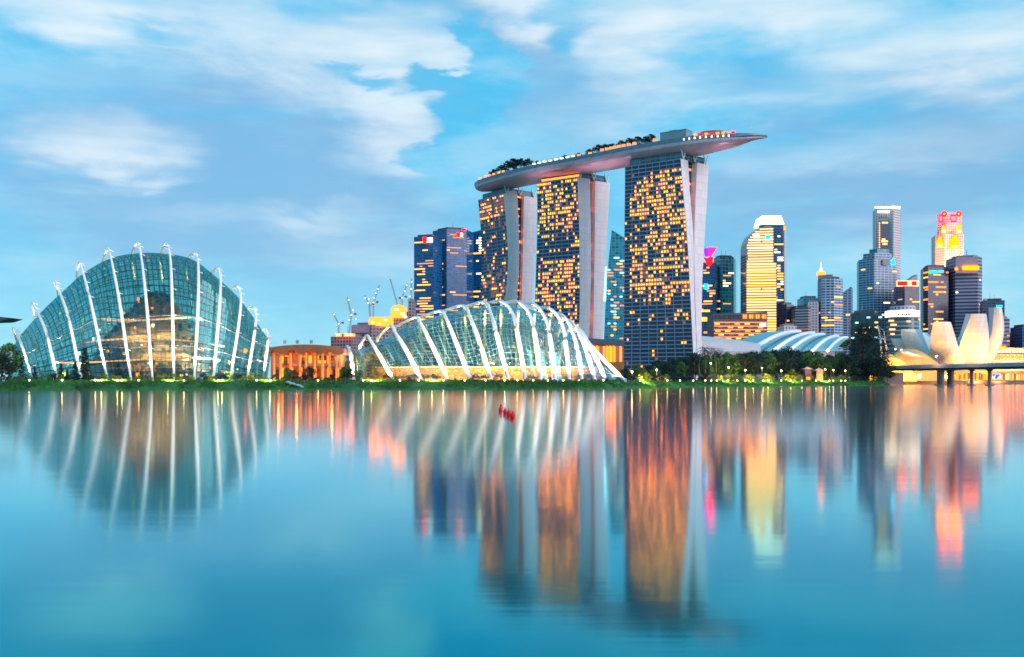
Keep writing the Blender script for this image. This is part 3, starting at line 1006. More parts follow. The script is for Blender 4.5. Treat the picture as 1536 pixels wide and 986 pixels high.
    for (i, j) in lit_cells(r, nc, nr, cover, dens):
        u0, u1 = (i + 0.16) / nc, (i + 0.86) / nc
        f0, f1 = (j + 0.36) / nr, (j + 0.98) / nr
        cells.append(([face(f1, u0), face(f1, u1), face(f0, u1), face(f0, u0)], n0, r.choices(['h_orange', 'h_amber', 'h_pale', 'h_dim'], palette)[0]))
    put_windows(root, cells)
    return root


T3 = [(238, 938, 1021, 1032, 1046, 1063), (300, 937.5, 1026, 1036, 1043, 1060), (360, 937, 1031, 1040.5, 1041.5, 1056.5), (420, 936.5, 1034.5, 1041, 1042, 1053.5),
      (480, 936, 1037.5, 1043, 1044, 1052.5), (570, 934, 1042, 1047, 1047.5, 1053)]
hotel('rightmost and largest of the three hotel towers, boxy with orange lit windows', T3, 890, 858, 26, 5, 24, 55, 0.36,
      lambda u, v: (0.75 if v < 0.60 else 0.42) if 0.02 < v < 0.70 and u > .05 else (0.16 if v > 0.70 else 0.10), (5, 3, 3, 2.5), gaplights=14)
T2 = [(266, 806, 866, 885, 893, 915), (330, 806.5, 868.5, 886, 892.5, 911.5), (400, 804.5, 869.5, 886.5, 891.5, 907.5), (460, 802.5, 869.5, 885.5, 890.5, 905), (510, 801, 867.5, 883.5, 889.5, 904),
      (570, 798, 865, 881, 888, 903)]
hotel('middle of the three hotel towers, most densely lit in orange', T2, 966, 940, 28, 8, 20, 53, 0.50,
      lambda u, v: 0.8 if v < 0.22 or 0.36 < v < 0.62 or 0.7 < v < .9 else 0.4, (4, 2.5, 3.5, 2.5), crown_lit=True, core_mat='t_core_red', gaplights=30)
T1 = [(290, 718, 755, 776, 786, 806), (345, 722.5, 760, 778.5, 785, 803.5), (390, 723.5, 762, 779, 784, 801.5), (430, 721.5, 759.5, 777, 783, 799.5), (480, 717, 754, 772, 781, 797), (570, 705, 742, 760, 776, 793)]
hotel('leftmost and slimmest of the three hotel towers, mostly dim windows', T1, 1046, 1008, 26, 14, 14, 53, 0.38,
      lambda u, v: 0.9 if v < 0.1 else (0.5 if 0.35 < v < 0.6 else 0.25), (0.6, 1.2, 2, 5), core_mat='t_core_red', gaplights=22)

# ------------------------------------------------------------------ sky deck
NEAR = [(712, 276, 1.00), (722, 270, 1.0), (760, 258.5, 1), (800, 249, 1), (850, 239, 1), (900, 229.5, 1), (940, 221.5, 1), (1000, 211.5, 1), (1050, 205, 1), (1100, 202, 1), (1130, 202, 1), (1152, 205, 1)]
WID = [20, 30, 37, 38, 38, 38, 38, 38, 36, 27, 16, 1.0]
DEP = [8, 10.5, 11, 11, 11, 11, 11, 11, 10.5, 7.5, 4.5, 0.8]
ZD = 211.0
near = []
for px, py, _ in NEAR:
    Y = (ZD - CH) * F / (HZ - py)
    near.append(Vector((X(px, Y), Y, ZD)))
dk = []
for i, p in enumerate(near):
    d = (near[min(i + 1, len(near) - 1)] - near[max(i - 1, 0)]).normalized()
    nrm = Vector((-d.y, d.x, 0));
    if nrm.y < 0: nrm = -nrm
    dk.append((p, nrm, WID[i], DEP[i]))
DN = catmull([d[0] for d in dk], 6)
DW = [x for x in catmull_nd([[d[2], d[3]] for d in dk], 6)]
DD = []
for i, p in enumerate(DN):
    d = (DN[min(i + 1, len(DN) - 1)] - DN[max(i - 1, 0)]).normalized()
    nrm = Vector((-d.y, d.x, 0))
    if nrm.y < 0: nrm = -nrm
    DD.append((p, nrm, max(0.6, DW[i][0]), max(0.5, DW[i][1])))


def deck_at(px, frac, dz=0.0):
    """point on the deck near photo column px, frac across (0 near edge .. 1 far edge)"""
    best = min(DD, key=lambda d: abs(CX + F * (d[0].x + d[1].x * d[2] * frac) / (d[0].y + d[1].y * d[2] * frac) - px))
    p = best[0] + best[1] * best[2] * frac
    return Vector((p.x, p.y, ZD + dz))


sd = thing('sky_deck', DD[len(DD) // 2][0], 'long boat shaped roof deck spanning the tops of all three hotel towers', 'roof deck')
mb = MB(); secs = []
for p, nrm, wd, dp in DD:
    ring = []
    for k in range(13):
        a = math.pi * k / 12
        cx = wd / 2 - wd / 2 * math.cos(a)
        ring.append(p + nrm * cx + Vector((0, 0, -2.2 * min(1, dp / 6) - (dp - 2.2 * min(1, dp / 6)) * math.sin(a) ** 0.8)))
    secs.append(ring)
mb.loft(secs, 0, False); mb.add(list(reversed(secs[0]))); mb.add(secs[-1])
mb.build('hull', M['hull'], sd, smooth=True)
mb = MB()
for (a, b) in zip(DD, DD[1:]):
    mb.add([a[0], b[0], b[0] + b[1] * b[2], a[0] + a[1] * a[2]], 0)
mb.build('deck_floor', M['deck'], sd)
mb = MB()
for (a, b) in zip(DD, DD[1:]):
    for f in (0, 1):
        q0, q1 = a[0] + a[1] * a[2] * f, b[0] + b[1] * b[2] * f
        hh = 3.4 * min(1, a[3] / 9); mb.bar(q0 + Vector((0, 0, 1.0 - hh / 2)), q1 + Vector((0, 0, 1.0 - hh / 2)), 0.5, hh)
mb.build('parapet', mat('parapet panels', (0.14, 0.22, 0.30), 0.35, var=0.2, scale=0.2), sd)
for a in ((14, 958, 180), (25, 948, 178), (84, 912, 180), (95, 900, 178), (70, 922, 182), (183, 852, 182)):   # uplights on the tower sides
    add_light('deck_uplight', 'SPOT', a, 7000, (1.0, 0.55, 0.70), 1.5, None, (a[0], a[1] + 2, 215), 110, 1.0)
# lit openings along the near edge
for px in list(range(1022, 1096, 4)):
    a = deck_at(px, 0) + Vector((0, -0.6, -0.9)); mb = MB(); mb.box(a, (1.1, 0.4, 1.5 if px % 3 else 0.9)); mb.build('window', M['w_white'], sd)
for px in (800, 806, 812, 818, 822, 838, 846, 852, 858, 870, 884):
    a = deck_at(px, 0.03) + Vector((0, 0, 2.0)); mb = MB(); mb.box(a, (3.2, 1.0, 1.2)); mb.build('light_panel', M['w_white'] if px < 862 else M['w_amber'], sd)
for px in (720, 728, 733, 739, 748, 758):
    a = deck_at(px, 0.04) + Vector((0, 0, 2.2)); mb = MB(); mb.box(a, (2.6, 1.4, 1.6)); mb.build('light_panel', M['w_amber'], sd)
for px in (900, 912, 918, 924, 931, 938, 944, 953, 985):
    a = deck_at(px, 0.08) + Vector((0, 0, 2.8)); mb = MB(); mb.box(a, (3.4, 2, 3.0)); mb.build('light_panel', M['w_pale'], sd)
# lift house
a = deck_at(1013, 0.5)
mb = MB(); d = (deck_at(1040, .5) - deck_at(990, .5)).normalized(); ax = (d, Vector((-d.y, d.x, 0)), Vector((0, 0, 1)))
mb.box(a + Vector((0, 0, 5.4)), (25, 13, 10.8), axes=ax); mb.box(a + Vector((0, 0, 11.9)) + d * -2, (7, 6, 2.0), axes=ax); mb.box(a + Vector((0, 0, 11.1)), (25.6, 13.6, 0.5), axes=ax)
mb.build('lift_house', mat('lift house cladding', (0.20, 0.30, 0.36), 0.5, var=0.1), sd)
# restaurant under a low red-lit shell roof
mb = MB(); secs = []
for i in range(13):
    t = i / 12; px = 1036 + 68 * t
    h = 7.5 * math.sin(math.pi * (0.12 + 0.88 * t)) ** 0.7 + 0.4
    c = deck_at(px, 0.42)
    nn = Vector((-d.y, d.x, 0))
    secs.append([c + nn * (9 * math.cos(math.pi * k / 8)) * -1 + Vector((0, 0, h * math.sin(math.pi * k / 8))) for k in range(9)])
mb.loft(secs); mb.build('restaurant_roof', mat('restaurant roof', (0.22, 0.08, 0.09), 0.5, var=0.2), sd, smooth=True)
for px, mk in ((1040, 'w_amber'), (1048, 'redglow'), (1056, 'w_orange'), (1068, 'redglow'), (1074, 'w_orange'), (1081, 'w_orange'), (1089, 'redglow'), (1096, 'w_pale'), (1102, 'redglow')):
    b_ = deck_at(px, 0.10); mb = MB(); mb.box(b_ + Vector((0, 0, 2.6)), (3.0, 0.6, 1.6)); mb.build('window', M[mk], sd)
mb = MB(); b_ = deck_at(1124, .3); mb.tube([b_, b_ + Vector((0, 0, 8))], 0.15, 5); mb.bar(b_ + Vector((-1, 0, 5)), b_ + Vector((1.2, 0, 5)), .15); mb.build('mast', M['steel'], sd)

# ------------------------------------------------------------------ trees
TREE_N = {}


def make_tree(name, h, w_, leaf, label, cat='tree', group=None, seed=1, crown_base=0.3, n=900, ls=(0.22, 0.55), clumps=16, cone=False):
    global rng
    keep = rng; rng = random.Random(seed)
    root = thing(name, (0, 0, 0), label, cat, group)
    t = MB()
    top = Vector((rng.uniform(-.05, .05) * h, rng.uniform(-.05, .05) * h, h * 0.8))
    pts = [Vector((0, 0, -0.2)), Vector((rng.uniform(-.02, .02) * h, 0, h * 0.28)), top * 0.7, top]
    r0 = 0.028 * h
    t.tube(pts, [r0, r0 * 0.7, r0 * 0.4, r0 * 0.12], 7)
    centres = []
    for k in range(clumps):
        zf = crown_base + (1 - crown_base) * (k + 0.5) / clumps
        a = k * 2.4 + rng.uniform(-.5, .5)
        prof = (1.02 - zf) * 1.25 if cone else math.sin(math.pi * min(1, max(0.08, (zf - crown_base + 0.12) / (1.12 - crown_base)))) ** 0.7
        rr = w_ / 2 * prof * rng.uniform(0.45, 0.95)
        c = Vector((math.cos(a) * rr, math.sin(a) * rr, zf * h * (0.93 if not cone else 1.0)))
        centres.append((c, w_ * rng.uniform(0.14, 0.24) * (0.55 + 0.45 * prof)))
        st = top * max(0.3, zf - 0.22)
        if not cone: t.tube([st, st.lerp(c, 0.6) + Vector((0, 0, 0.03 * h)), c], [r0 * 0.32, r0 * 0.2, r0 * 0.06], 5)
    t.build('trunk', M['bark'], root, smooth=True)
    cr = MB()
    for c, s_ in centres: leafcloud(cr, c, s_ * 1.25, s_ * 1.25, s_ * 0.85, n // clumps, *ls)
    cr.build('crown', M[leaf], root)
    rng = keep
    return root


def make_palm(h, label, seed, group=None):
    r = random.Random(seed)
    root = thing('palm_tree', (0, 0, 0), label, 'palm tree', group)
    t = MB(); top = Vector((r.uniform(-.6, .6), 0, h))
    t.tube([Vector((0, 0, -.2)), top * 0.5 + Vector((.3, 0, 0)), top], [0.28, 0.2, 0.16], 7); t.build('trunk', M['bark'], root, smooth=True)
    cr = MB()
    for k in range(17):
        a = k * 2.4; el = r.uniform(-0.2, 1.1); L = r.uniform(2.6, 3.6)
        d = Vector((math.cos(a), math.sin(a), 0)); sd_ = Vector((-d.y, d.x, 0))
        pts = []
        for q in range(8):
            s_ = q / 7
            pts.append(top + d * (L * s_ * math.cos(el * (1 - s_ * .4))) + Vector((0, 0, L * (math.sin(el) * s_ - 0.75 * s_ * s_))))
        for q in range(7):
            wd = 0.55 * math.sin(math.pi * (q + 0.6) / 8)
            for sg in (-1, 1):
                tip = pts[q].lerp(pts[q + 1], .9) + sd_ * sg * wd + Vector((0, 0, -0.35 * wd))
                cr.add([pts[q], pts[q].lerp(pts[q + 1], .55), tip])
            cr.add([pts[q] + sd_ * .05, pts[q + 1] + sd_ * .05, pts[q + 1] - sd_ * .05, pts[q] - sd_ * .05])
    cr.build('crown', M['leaf_dark'], root)
    return root


PROTO = {}


def place(kind, px, Y, z, s, label, group=None, sx=1.0, cat=None):
    p, used = PROTO[kind]
    o = p if not used else copy_tree(p)
    PROTO[kind] = (p, True)
    o.location = (X(px, Y), Y, z); o.rotation_euler = (0, 0, rng.uniform(0, 6.28)); o.scale = (s * sx, s * sx, s)
    o['label'] = label
    if group: o['group'] = group
    elif 'group' in o: del o['group']
    if cat: o['category'] = cat
    return o


for kname, args in {
    'broad_a': ('broadleaf_tree', 12, 11, 'leaf_dark', 'tree'), 'broad_b': ('broadleaf_tree', 12, 9, 'leaf_mid', 'tree'), 'broad_c': ('broadleaf_tree', 12, 13, 'leaf_dark', 'tree'),
    'broad_d': ('broadleaf_tree', 12, 10, 'leaf_mid', 'tree')}.items():
    PROTO[kname] = (make_tree(args[0], args[1], args[2], args[3], args[4], seed=hash(kname) % 1 + len(PROTO) + 3, n=1500, clumps=20), False)
PROTO['big'] = (make_tree('broadleaf_tree', 12, 9.2, 'leaf_dark', 'tree', seed=21, n=5200, clumps=46, ls=(0.10, 0.26), crown_base=0.12), False)
PROTO['conifer'] = (make_tree('conifer', 8, 3.4, 'leaf_dark', 'conifer', 'conifer', seed=31, n=900, clumps=22, cone=True, crown_base=0.06, ls=(0.15, 0.35)), False)
PROTO['bush_d'] = (make_tree('bush', 3, 4.2, 'leaf_dark', 'bush', 'bush', seed=41, n=420, clumps=9, crown_base=0.08, ls=(0.16, 0.36)), False)
PROTO['bush_m'] = (make_tree('bush', 3, 4.2, 'leaf_mid', 'bush', 'bush', seed=43, n=420, clumps=9, crown_base=0.08, ls=(0.16, 0.36)), False)
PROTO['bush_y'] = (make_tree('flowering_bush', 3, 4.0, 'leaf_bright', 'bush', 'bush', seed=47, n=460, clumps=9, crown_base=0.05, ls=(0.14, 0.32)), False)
PROTO['deck_tree'] = (make_tree('deck_tree', 8, 6.5, 'leaf_dark', 'tree', seed=53, n=420, clumps=10, crown_base=0.42, ls=(0.25, 0.6)), False)
PROTO['palm'] = (make_palm(8.5, 'palm', 61), False)

# far left
place('broad_b', 14, 400, GZ, 1.32, 'rounded green tree at the left edge beside the tall dome', cat='tree')
place('broad_a', 2, 392, GZ, 0.9, 'dark tree cut by the left edge of the photo', cat='tree')
for px, s, l in ((33, .95, 'short dark conifer beside the tall dome\'s first rib'), (92, .85, 'dark conifer under the tall dome\'s second rib'), (113, .95, 'broad dark conifer left of the tallest conifer'),
                 (127, 1.62, 'tallest pointed dark conifer before the tall dome'), (101, .6, 'smallest dark conifer in the row before the tall dome'), (52, .7, 'low dark conifer between the tall dome\'s first two ribs')):
    place('conifer', px, 406 + rng.uniform(-6, 4), GZ, s * 1.02, l, 'dark conifers before the tall dome')
k = 0
for px in range(-6, 520, 11):
    if 400 < px < 430: pass
    y = max(shore_y(px) + 17, 388 if px < 420 else 384) + rng.uniform(-4, 8)
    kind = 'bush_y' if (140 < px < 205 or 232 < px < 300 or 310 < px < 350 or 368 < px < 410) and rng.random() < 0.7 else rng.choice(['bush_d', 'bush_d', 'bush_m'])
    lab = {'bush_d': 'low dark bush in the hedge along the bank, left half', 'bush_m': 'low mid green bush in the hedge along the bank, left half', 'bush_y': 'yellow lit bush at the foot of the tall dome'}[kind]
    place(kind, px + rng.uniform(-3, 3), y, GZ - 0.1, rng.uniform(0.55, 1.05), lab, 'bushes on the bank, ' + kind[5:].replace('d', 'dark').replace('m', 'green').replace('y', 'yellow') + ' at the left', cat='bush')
place('broad_d', 431, 372, GZ, 0.42, 'small green tree in front of the orange lit pavilion, left one', cat='tree')
place('broad_a', 440, 376, GZ, 0.36, 'low spreading dark tree before the pavilion, beside the left one', cat='tree')
place('broad_c', 463, 378, GZ, 0.46, 'small dark tree before the middle of the pavilion', cat='tree')
place('broad_d', 516, 380, GZ, 0.46, 'green tree between the pavilion and the long dome', cat='tree')
place('broad_a', 527, 378, GZ, 0.40, 'wide dark tree at the low left tip of the long dome', cat='tree')
for px in range(540, 935, 12):
    y = 381 + rng.uniform(-1.5, 2) + (max(0, px - 880) * 0.4)
    kind = rng.choice(['bush_y', 'bush_d', 'bush_m', 'bush_y'])
    lab = {'bush_d': 'low dark bush at the foot of the long dome', 'bush_m': 'low mid green bush at the foot of the long dome', 'bush_y': 'low yellow lit bush at the foot of the long dome'}[kind]
    place(kind, px + rng.uniform(-3, 3), y, GZ - 0.1, rng.uniform(0.3, 0.55), lab, lab.replace('bush', 'bushes'), cat='bush')

# right bank woods: (px, py of the top, depth, kind)
TOP = [(936, 553), (955, 547), (975, 545), (1000, 541), (1020, 534), (1040, 530), (1075, 531), (1110, 527), (1150, 525), (1200, 525), (1240, 529), (1275, 530), (1325, 540)]


def top_y(px):
    for (a, ya), (b, yb) in zip(TOP, TOP[1:]):
        if a <= px <= b: return ya + (yb - ya) * (px - a) / (b - a)
    return TOP[-1][1]


WHERE = [(934, 'right of the long dome'), (958, 'below the largest hotel tower\'s left half'), (990, 'below the largest hotel tower\'s middle'), (1022, 'below the largest hotel tower\'s end wall'),
         (1058, 'below the pale pink roof'), (1090, 'below the ribbed roof\'s low left tip'), (1125, 'below the ribbed roof\'s left slope'), (1165, 'below the ribbed roof\'s crest'), (1205, 'below the ribbed roof\'s right half'),
         (1240, 'left of the big dark tree'), (1310, 'right of the big dark tree')]


def where(px):
    return [w for a, w in WHERE if px >= a][-1] if px >= 934 else WHERE[0][1]


cnt = {}
for rowi, (dy, step, dtop) in enumerate(((95, 17, 0), (58, 19, 6))):
    px = 938 + rowi * 8
    while px < 1330:
        Y = shore_y(px) + dy + rng.uniform(-8, 8)
        pt = top_y(px) + dtop + rng.uniform(-3, 5)
        h = Z(pt, Y) - GZ
        kind = rng.choice(['broad_a', 'broad_b', 'broad_c', 'broad_d'])
        wh = where(px); key = (rowi, wh); cnt[key] = cnt.get(key, 0) + 1
        lab = '%s %s tree, %s row of bank woods, %s' % (ORD[cnt[key] - 1], 'mid green' if kind in ('broad_b', 'broad_d') else 'dark', ('back', 'front')[rowi], wh)
        place(kind, px, Y, GZ, h / 11.6, lab, 'trees of the bank woods', sx=rng.uniform(0.85, 1.1), cat='tree')
        px += step + rng.uniform(-3, 3)
place('big', 1296, 700, GZ, (Z(487, 700) - GZ) / 11.5, 'biggest dark round tree, at the right end of the bank before the skyline', cat='tree', sx=0.92)
place('broad_c', 1322, 690, GZ, 1.45, 'dark tree under the left end of the bridge, at the tip of the bank', cat='tree')
place('broad_a', 1272, 680, GZ, 1.5, 'dark tree leaning on the left flank of the biggest tree', cat='tree')
place('broad_a', 1331, 716, GZ - .4, 0.95, 'low dark tree hiding the end of the bridge', cat='tree')
for px, pt, l in ((1057, 519, 'tall palm at the right foot of the largest hotel tower'), (1073, 522, 'palm right of the tallest palm by the hotel tower'), (1049, 529, 'short palm against the largest tower\'s end wall'),
                  (1228, 535, 'palm below the right end of the ribbed roof'), (1246, 538, 'palm left of the big dark tree')):
    Y = shore_y(px) + 40
    place('palm', px, Y, GZ, (Z(pt, Y) - GZ) / 9.5, l, 'palms on the right bank')
k = 0
for px in list(range(940, 1330, 10)):
    Y = shore_y(px) + 20 + rng.uniform(-3, 8)
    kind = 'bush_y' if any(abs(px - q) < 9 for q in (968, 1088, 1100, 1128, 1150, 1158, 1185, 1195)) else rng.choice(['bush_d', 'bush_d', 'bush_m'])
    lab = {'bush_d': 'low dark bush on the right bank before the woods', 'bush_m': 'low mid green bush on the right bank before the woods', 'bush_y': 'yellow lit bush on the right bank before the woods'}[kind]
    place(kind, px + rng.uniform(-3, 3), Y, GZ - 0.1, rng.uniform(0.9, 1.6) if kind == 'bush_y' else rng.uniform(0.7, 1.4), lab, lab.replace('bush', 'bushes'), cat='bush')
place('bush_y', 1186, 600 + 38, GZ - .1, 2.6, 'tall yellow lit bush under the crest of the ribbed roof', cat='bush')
for px, top, Y, l in ((1211, 550, 640, 'left one of two small pink roofed kiosks in the bank woods'), (1228, 552, 645, 'right one of two small pink roofed kiosks in the bank woods')):
    c = Vector((X(px, Y), Y, GZ)); t = thing('kiosk', c, l, 'kiosk', 'kiosks in the bank woods')
    zt = Z(top, Y); w_ = 3.0
    mb = MB(); mb.box(c + Vector((0, 0, (zt - GZ - 1.6) / 2)), (4.2, 4.2, zt - GZ - 1.6)); mb.build('wall', mat('kiosk wall', (.10, .06, .05), .7, var=.2), t)
    mb = MB(); q = [c + Vector((a * w_, b * w_, zt - GZ - 1.8)) for a, b in ((-1, -1), (1, -1), (1, 1), (-1, 1))]; ap = c + Vector((0, 0, zt - GZ))
    for k in range(4): mb.add([q[k], q[(k + 1) % 4], ap])
    mb.add(q); mb.build('roof', mat('kiosk roof', (.75, .38, .34), .6, var=.15), t)
    mb = MB(); mb.box(c + Vector((0, -2.15, 1.8)), (2.4, .1, 1.6)); mb.build('window', M['w_amber'], t)
    add_light('kiosk_light', 'SPOT', c + Vector((0, -7, 8)), 1500, (1, .55, .4), .4, None, c + Vector((0, 0, 2)), 120, 1.0)
gl_ = None
for px, py, l in ((1066, 546, 'garden lamp on a post beside the tall palm'), (1093, 552, 'garden lamp on a post below the ribbed roof\'s left tip'), (1118, 556, 'garden lamp on a post below the ribbed roof\'s left slope'), (1143, 553, 'garden lamp on a post below the ribbed roof\'s crest'),
                  (1172, 557, 'garden lamp on a post left of the tall yellow bush'), (1238, 555, 'garden lamp on a post right of the pink roofed kiosks'), (1250, 556, 'garden lamp on a post left of the biggest tree'), (1268, 557, 'garden lamp on a post under the biggest tree'),
                  (985, 556, 'garden lamp on a post below the largest hotel tower\'s middle'), (948, 559, 'garden lamp on a post right of the long dome')):
    Y = shore_y(px) + 24; loc = Vector((X(px, Y), Y, GZ)); hh = Z(py, Y) - GZ
    t = thing('garden_lamp', loc, l, 'lamp', 'garden lamps in the bank woods')
    mb = MB(); mb.tube([loc, loc + Vector((0, 0, hh))], [.09, .06], 6); mb.build('post', M['darksteel'], t)
    mb = MB(); mb.ball(loc + Vector((0, 0, hh + .3)), .34); mb.build('globe', M['lampglow'], t, smooth=True)
    add_light('garden_lamp_light', 'SPOT', loc + Vector((0, -1.2, hh + .3)), 5200, (1, .7, .32), .5, None, loc + Vector((0, 4, 0)), 150, 1.0)
# trees on the sky deck
for px, fr, s, l in ((741, .2, .8, 'leftmost tree on the sky deck'), (752, .2, .9, 'second tree from the left end of the sky deck'), (762, .15, 1.1, 'tall tree in the left clump on the sky deck'), (771, .2, 1.25, 'tallest tree in the left clump on the sky deck'),
                     (781, .2, 1.05, 'tree right of the tallest in the left clump on the sky deck'), (792, .15, .85, 'last tree at the right of the left clump on the sky deck'),
                     (806, .15, .6, 'small tree just right of the left clump on the sky deck'), (826, .15, .55, 'small lone tree above the left edge of the middle hotel tower'), (848, .15, .6, 'small lone tree above the middle hotel tower\'s facade'), (868, .15, .6, 'small lone tree above the middle hotel tower\'s fins'), (884, .15, .75, 'tree just left of the lit grove on the sky deck'),
                     (898, .2, 1.0, 'first tree of the lit grove on the sky deck'), (908, .2, .95, 'second tree of the lit grove on the sky deck'), (918, .2, .9, 'third tree of the lit grove on the sky deck'), (932, .2, .95, 'fourth tree of the lit grove on the sky deck'),
                     (944, .2, 1.0, 'fifth tree of the lit grove on the sky deck'), (957, .2, 1.05, 'sixth tree of the lit grove on the sky deck'), (969, .2, .95, 'seventh tree of the lit grove on the sky deck'), (977, .2, 1.05, 'last tree of the lit grove, left of the lift house')):
    p = deck_at(px, fr)
    place('deck_tree', px, p.y, ZD, s * (1.5 if px < 800 else 1.25), l, 'trees on the sky deck', cat='tree', sx=1.45)

# ------------------------------------------------------------------ small lamps along the bank
LAMPS = [44, 93, 143, 152, 176, 183, 208, 252, 276, 327, 333, 385, 405, 477, 545, 557, 600, 628, 648, 665, 697, 728, 757, 776, 800, 822, 845, 868, 905, 960, 1001, 1020, 1040, 1058, 1067, 1075, 1092, 1106, 1118, 1130, 1145, 1152, 1172, 1186, 1203, 1224, 1232, 1244, 1250, 1262, 1268]


def lamp_place(px):
    if px < 403:
        i = sum(1 for r in TALL if r[0] < px)
        if i == 0: return 'left of the tall dome\'s first rib'
        if i >= 12: return 'right of the tall dome\'s last rib'
        return 'between the tall dome\'s %s and %s ribs' % (ORD[i - 1], ORD[i])
    if px < 530: return 'before the orange lit pavilion'
    if px < 930:
        i = sum(1 for r in LONG if r[0] < px)
        return 'between the long dome\'s %s and %s ribs' % (ORD[i - 1], ORD[min(i, 14)])
    return where(px)


lp = None; seen = {}
for px in LAMPS:
    y = shore_y(px) + 9.5
    wh = lamp_place(px); seen[wh] = seen.get(wh, 0) + 1
    lab = ('' if seen[wh] == 1 else ORD[seen[wh] - 1] + ' ') + 'glowing path lamp on the bank ' + wh
    loc = (X(px, y), y, 2.05)
    if lp is None:
        lp = thing('path_lamp', loc, lab, 'lamp', 'path lamps along the bank')
        L = Vector(loc)
        mb = MB(); mb.tube([L + Vector((0, 0, -.3)), L + Vector((0, 0, 1.1))], 0.07, 6); mb.build('post', M['darksteel'], lp)
        mb = MB(); mb.ball(L + Vector((0, 0, 1.3)), 0.22); mb.build('globe', M['lampglow'], lp, smooth=True)
        mb = MB(); mb.tube([L + Vector((0, 0, 1.5)), L + Vector((0, 0, 1.6))], [0.24, 0.05], 8); mb.build('cap', M['darksteel'], lp)
    else:
        o = copy_tree(lp); o.location = loc; o['label'] = lab
for px in (150, 180, 255, 330, 400, 560, 650, 968, 1090, 1128, 1152, 1190, 1238):
    y = shore_y(px) + 13
    add_light('path_lamp_light', 'SPOT', (X(px, y), y - 3, GZ + 0.6), 20000, (1.0, 0.70, 0.16), 0.4, None, (X(px, y), y + 6, GZ + 3.5), 140, 1.0)

# ------------------------------------------------------------------ orange pavilion between the domes
pv = thing('pavilion', (X(458, 430), 430, GZ), 'orange lit pavilion with a scalloped dark roof between the two glass domes', 'pavilion')
mb = MB()
Yp = 425
for a in range(404, 513, 1):
    def top(px): return 523 - 6 * math.sin(math.pi * (px - 402) / 112) ** 0.6
    def bot(px): return 531 - 4 + 6 * abs(math.cos(math.pi * (px - 424) / 27)) ** 1.6 - 2 * math.sin(math.pi * (px - 402) / 112)
    fr = [P(a, bot(a), Yp), P(a + 1, bot(a + 1), Yp), P(a + 1, top(a + 1), Yp), P(a, top(a), Yp)]
    mb.slab(fr, (0, 26, 0))
mb.build('roof', mat('pavilion roof', (0.16, 0.05, 0.035), 0.6, var=0.25), pv)
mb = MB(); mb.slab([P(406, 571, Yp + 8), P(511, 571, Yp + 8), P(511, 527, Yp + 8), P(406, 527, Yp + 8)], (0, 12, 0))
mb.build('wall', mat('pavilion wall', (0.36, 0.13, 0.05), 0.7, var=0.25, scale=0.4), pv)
for px in (411, 421, 436, 450, 459, 472, 484, 494, 505, 510):
    mb = MB(); mb.tube([P(px, 571, Yp + 2), P(px, 529, Yp + 2)], 0.55, 8); mb.build('column', mat('pavilion column', (0.55, 0.28, 0.1), 0.6), pv)
for k, px in enumerate(range(414, 508, 7)):
    for (y0, y1) in ((534, 545), (552, 566)):
        if (k * 7 + int(y0)) % 5 == 0: continue
        mb = MB(); window_box(mb, [P(px, y1, Yp + 7.9), P(px + 4.6, y1, Yp + 7.9), P(px + 4.6, y0, Yp + 7.9), P(px, y0, Yp + 7.9)], Vector((0, -1, 0)), .2)
        mb.build('window', M[('w_orange', 'w_amber', 'w_dim', 'w_orange')[(k + int(y0)) % 4]], pv)
for x0, x1, y0, y1 in ((478, 489, 534, 541), (496, 506, 534, 541), (425, 432, 535, 548), (452, 457, 536, 546), (463, 470, 552, 566), (412, 419, 551, 567), (498, 504, 550, 566)):
    mb = MB(); mb.slab([P(x0, y1, Yp + 7.6), P(x1, y1, Yp + 7.6), P(x1, y0, Yp + 7.6), P(x0, y0, Yp + 7.6)], (0, .3, 0)); mb.build('window', M['t_core_red'], pv)
mb = MB(); mb.slab([P(438, 549, Yp + 3), P(508, 549, Yp + 3), P(508, 546.5, Yp + 3), P(438, 546.5, Yp + 3)], (0, 5, 0)); mb.build('canopy', M['mauve'], pv)
for px in (427, 446, 467):
    mb = MB(); mb.box(P(px, 513, Yp + 14), (1.2, 1.0, 1.5)); mb.build('roof_vent', M['grey'], pv)
for px in (418, 445, 472, 498):
    add_light('pavilion_light', 'SPOT', (X(px, 423), 423, 4.0), 1500, (1, .32, .05), 0.5, None, (X(px, 432), 432, 11), 150, 1.0)
    add_light('pavilion_light', 'POINT', (X(px, 429), 429, 13), 600, (1, .26, .04), 0.5)

# ------------------------------------------------------------------ skyline


def runs(r, nc, nr, k, vmin=0.02, vmax=1.0, lmin=1, lmax=4):
    out = []; used = set(); guard = 0
    while len(out) < k and guard < 4000:
        guard += 1
        j = int(nr * r.uniform(vmin, vmax)); L = r.randint(lmin, lmax); i = r.randrange(max(1, nc - L + 1))
        cells = {(i + q, j) for q in range(L)}
        if j >= nr or cells & used: continue
        used |= cells; out.append((i, min(nc, i + L), j))
    return out


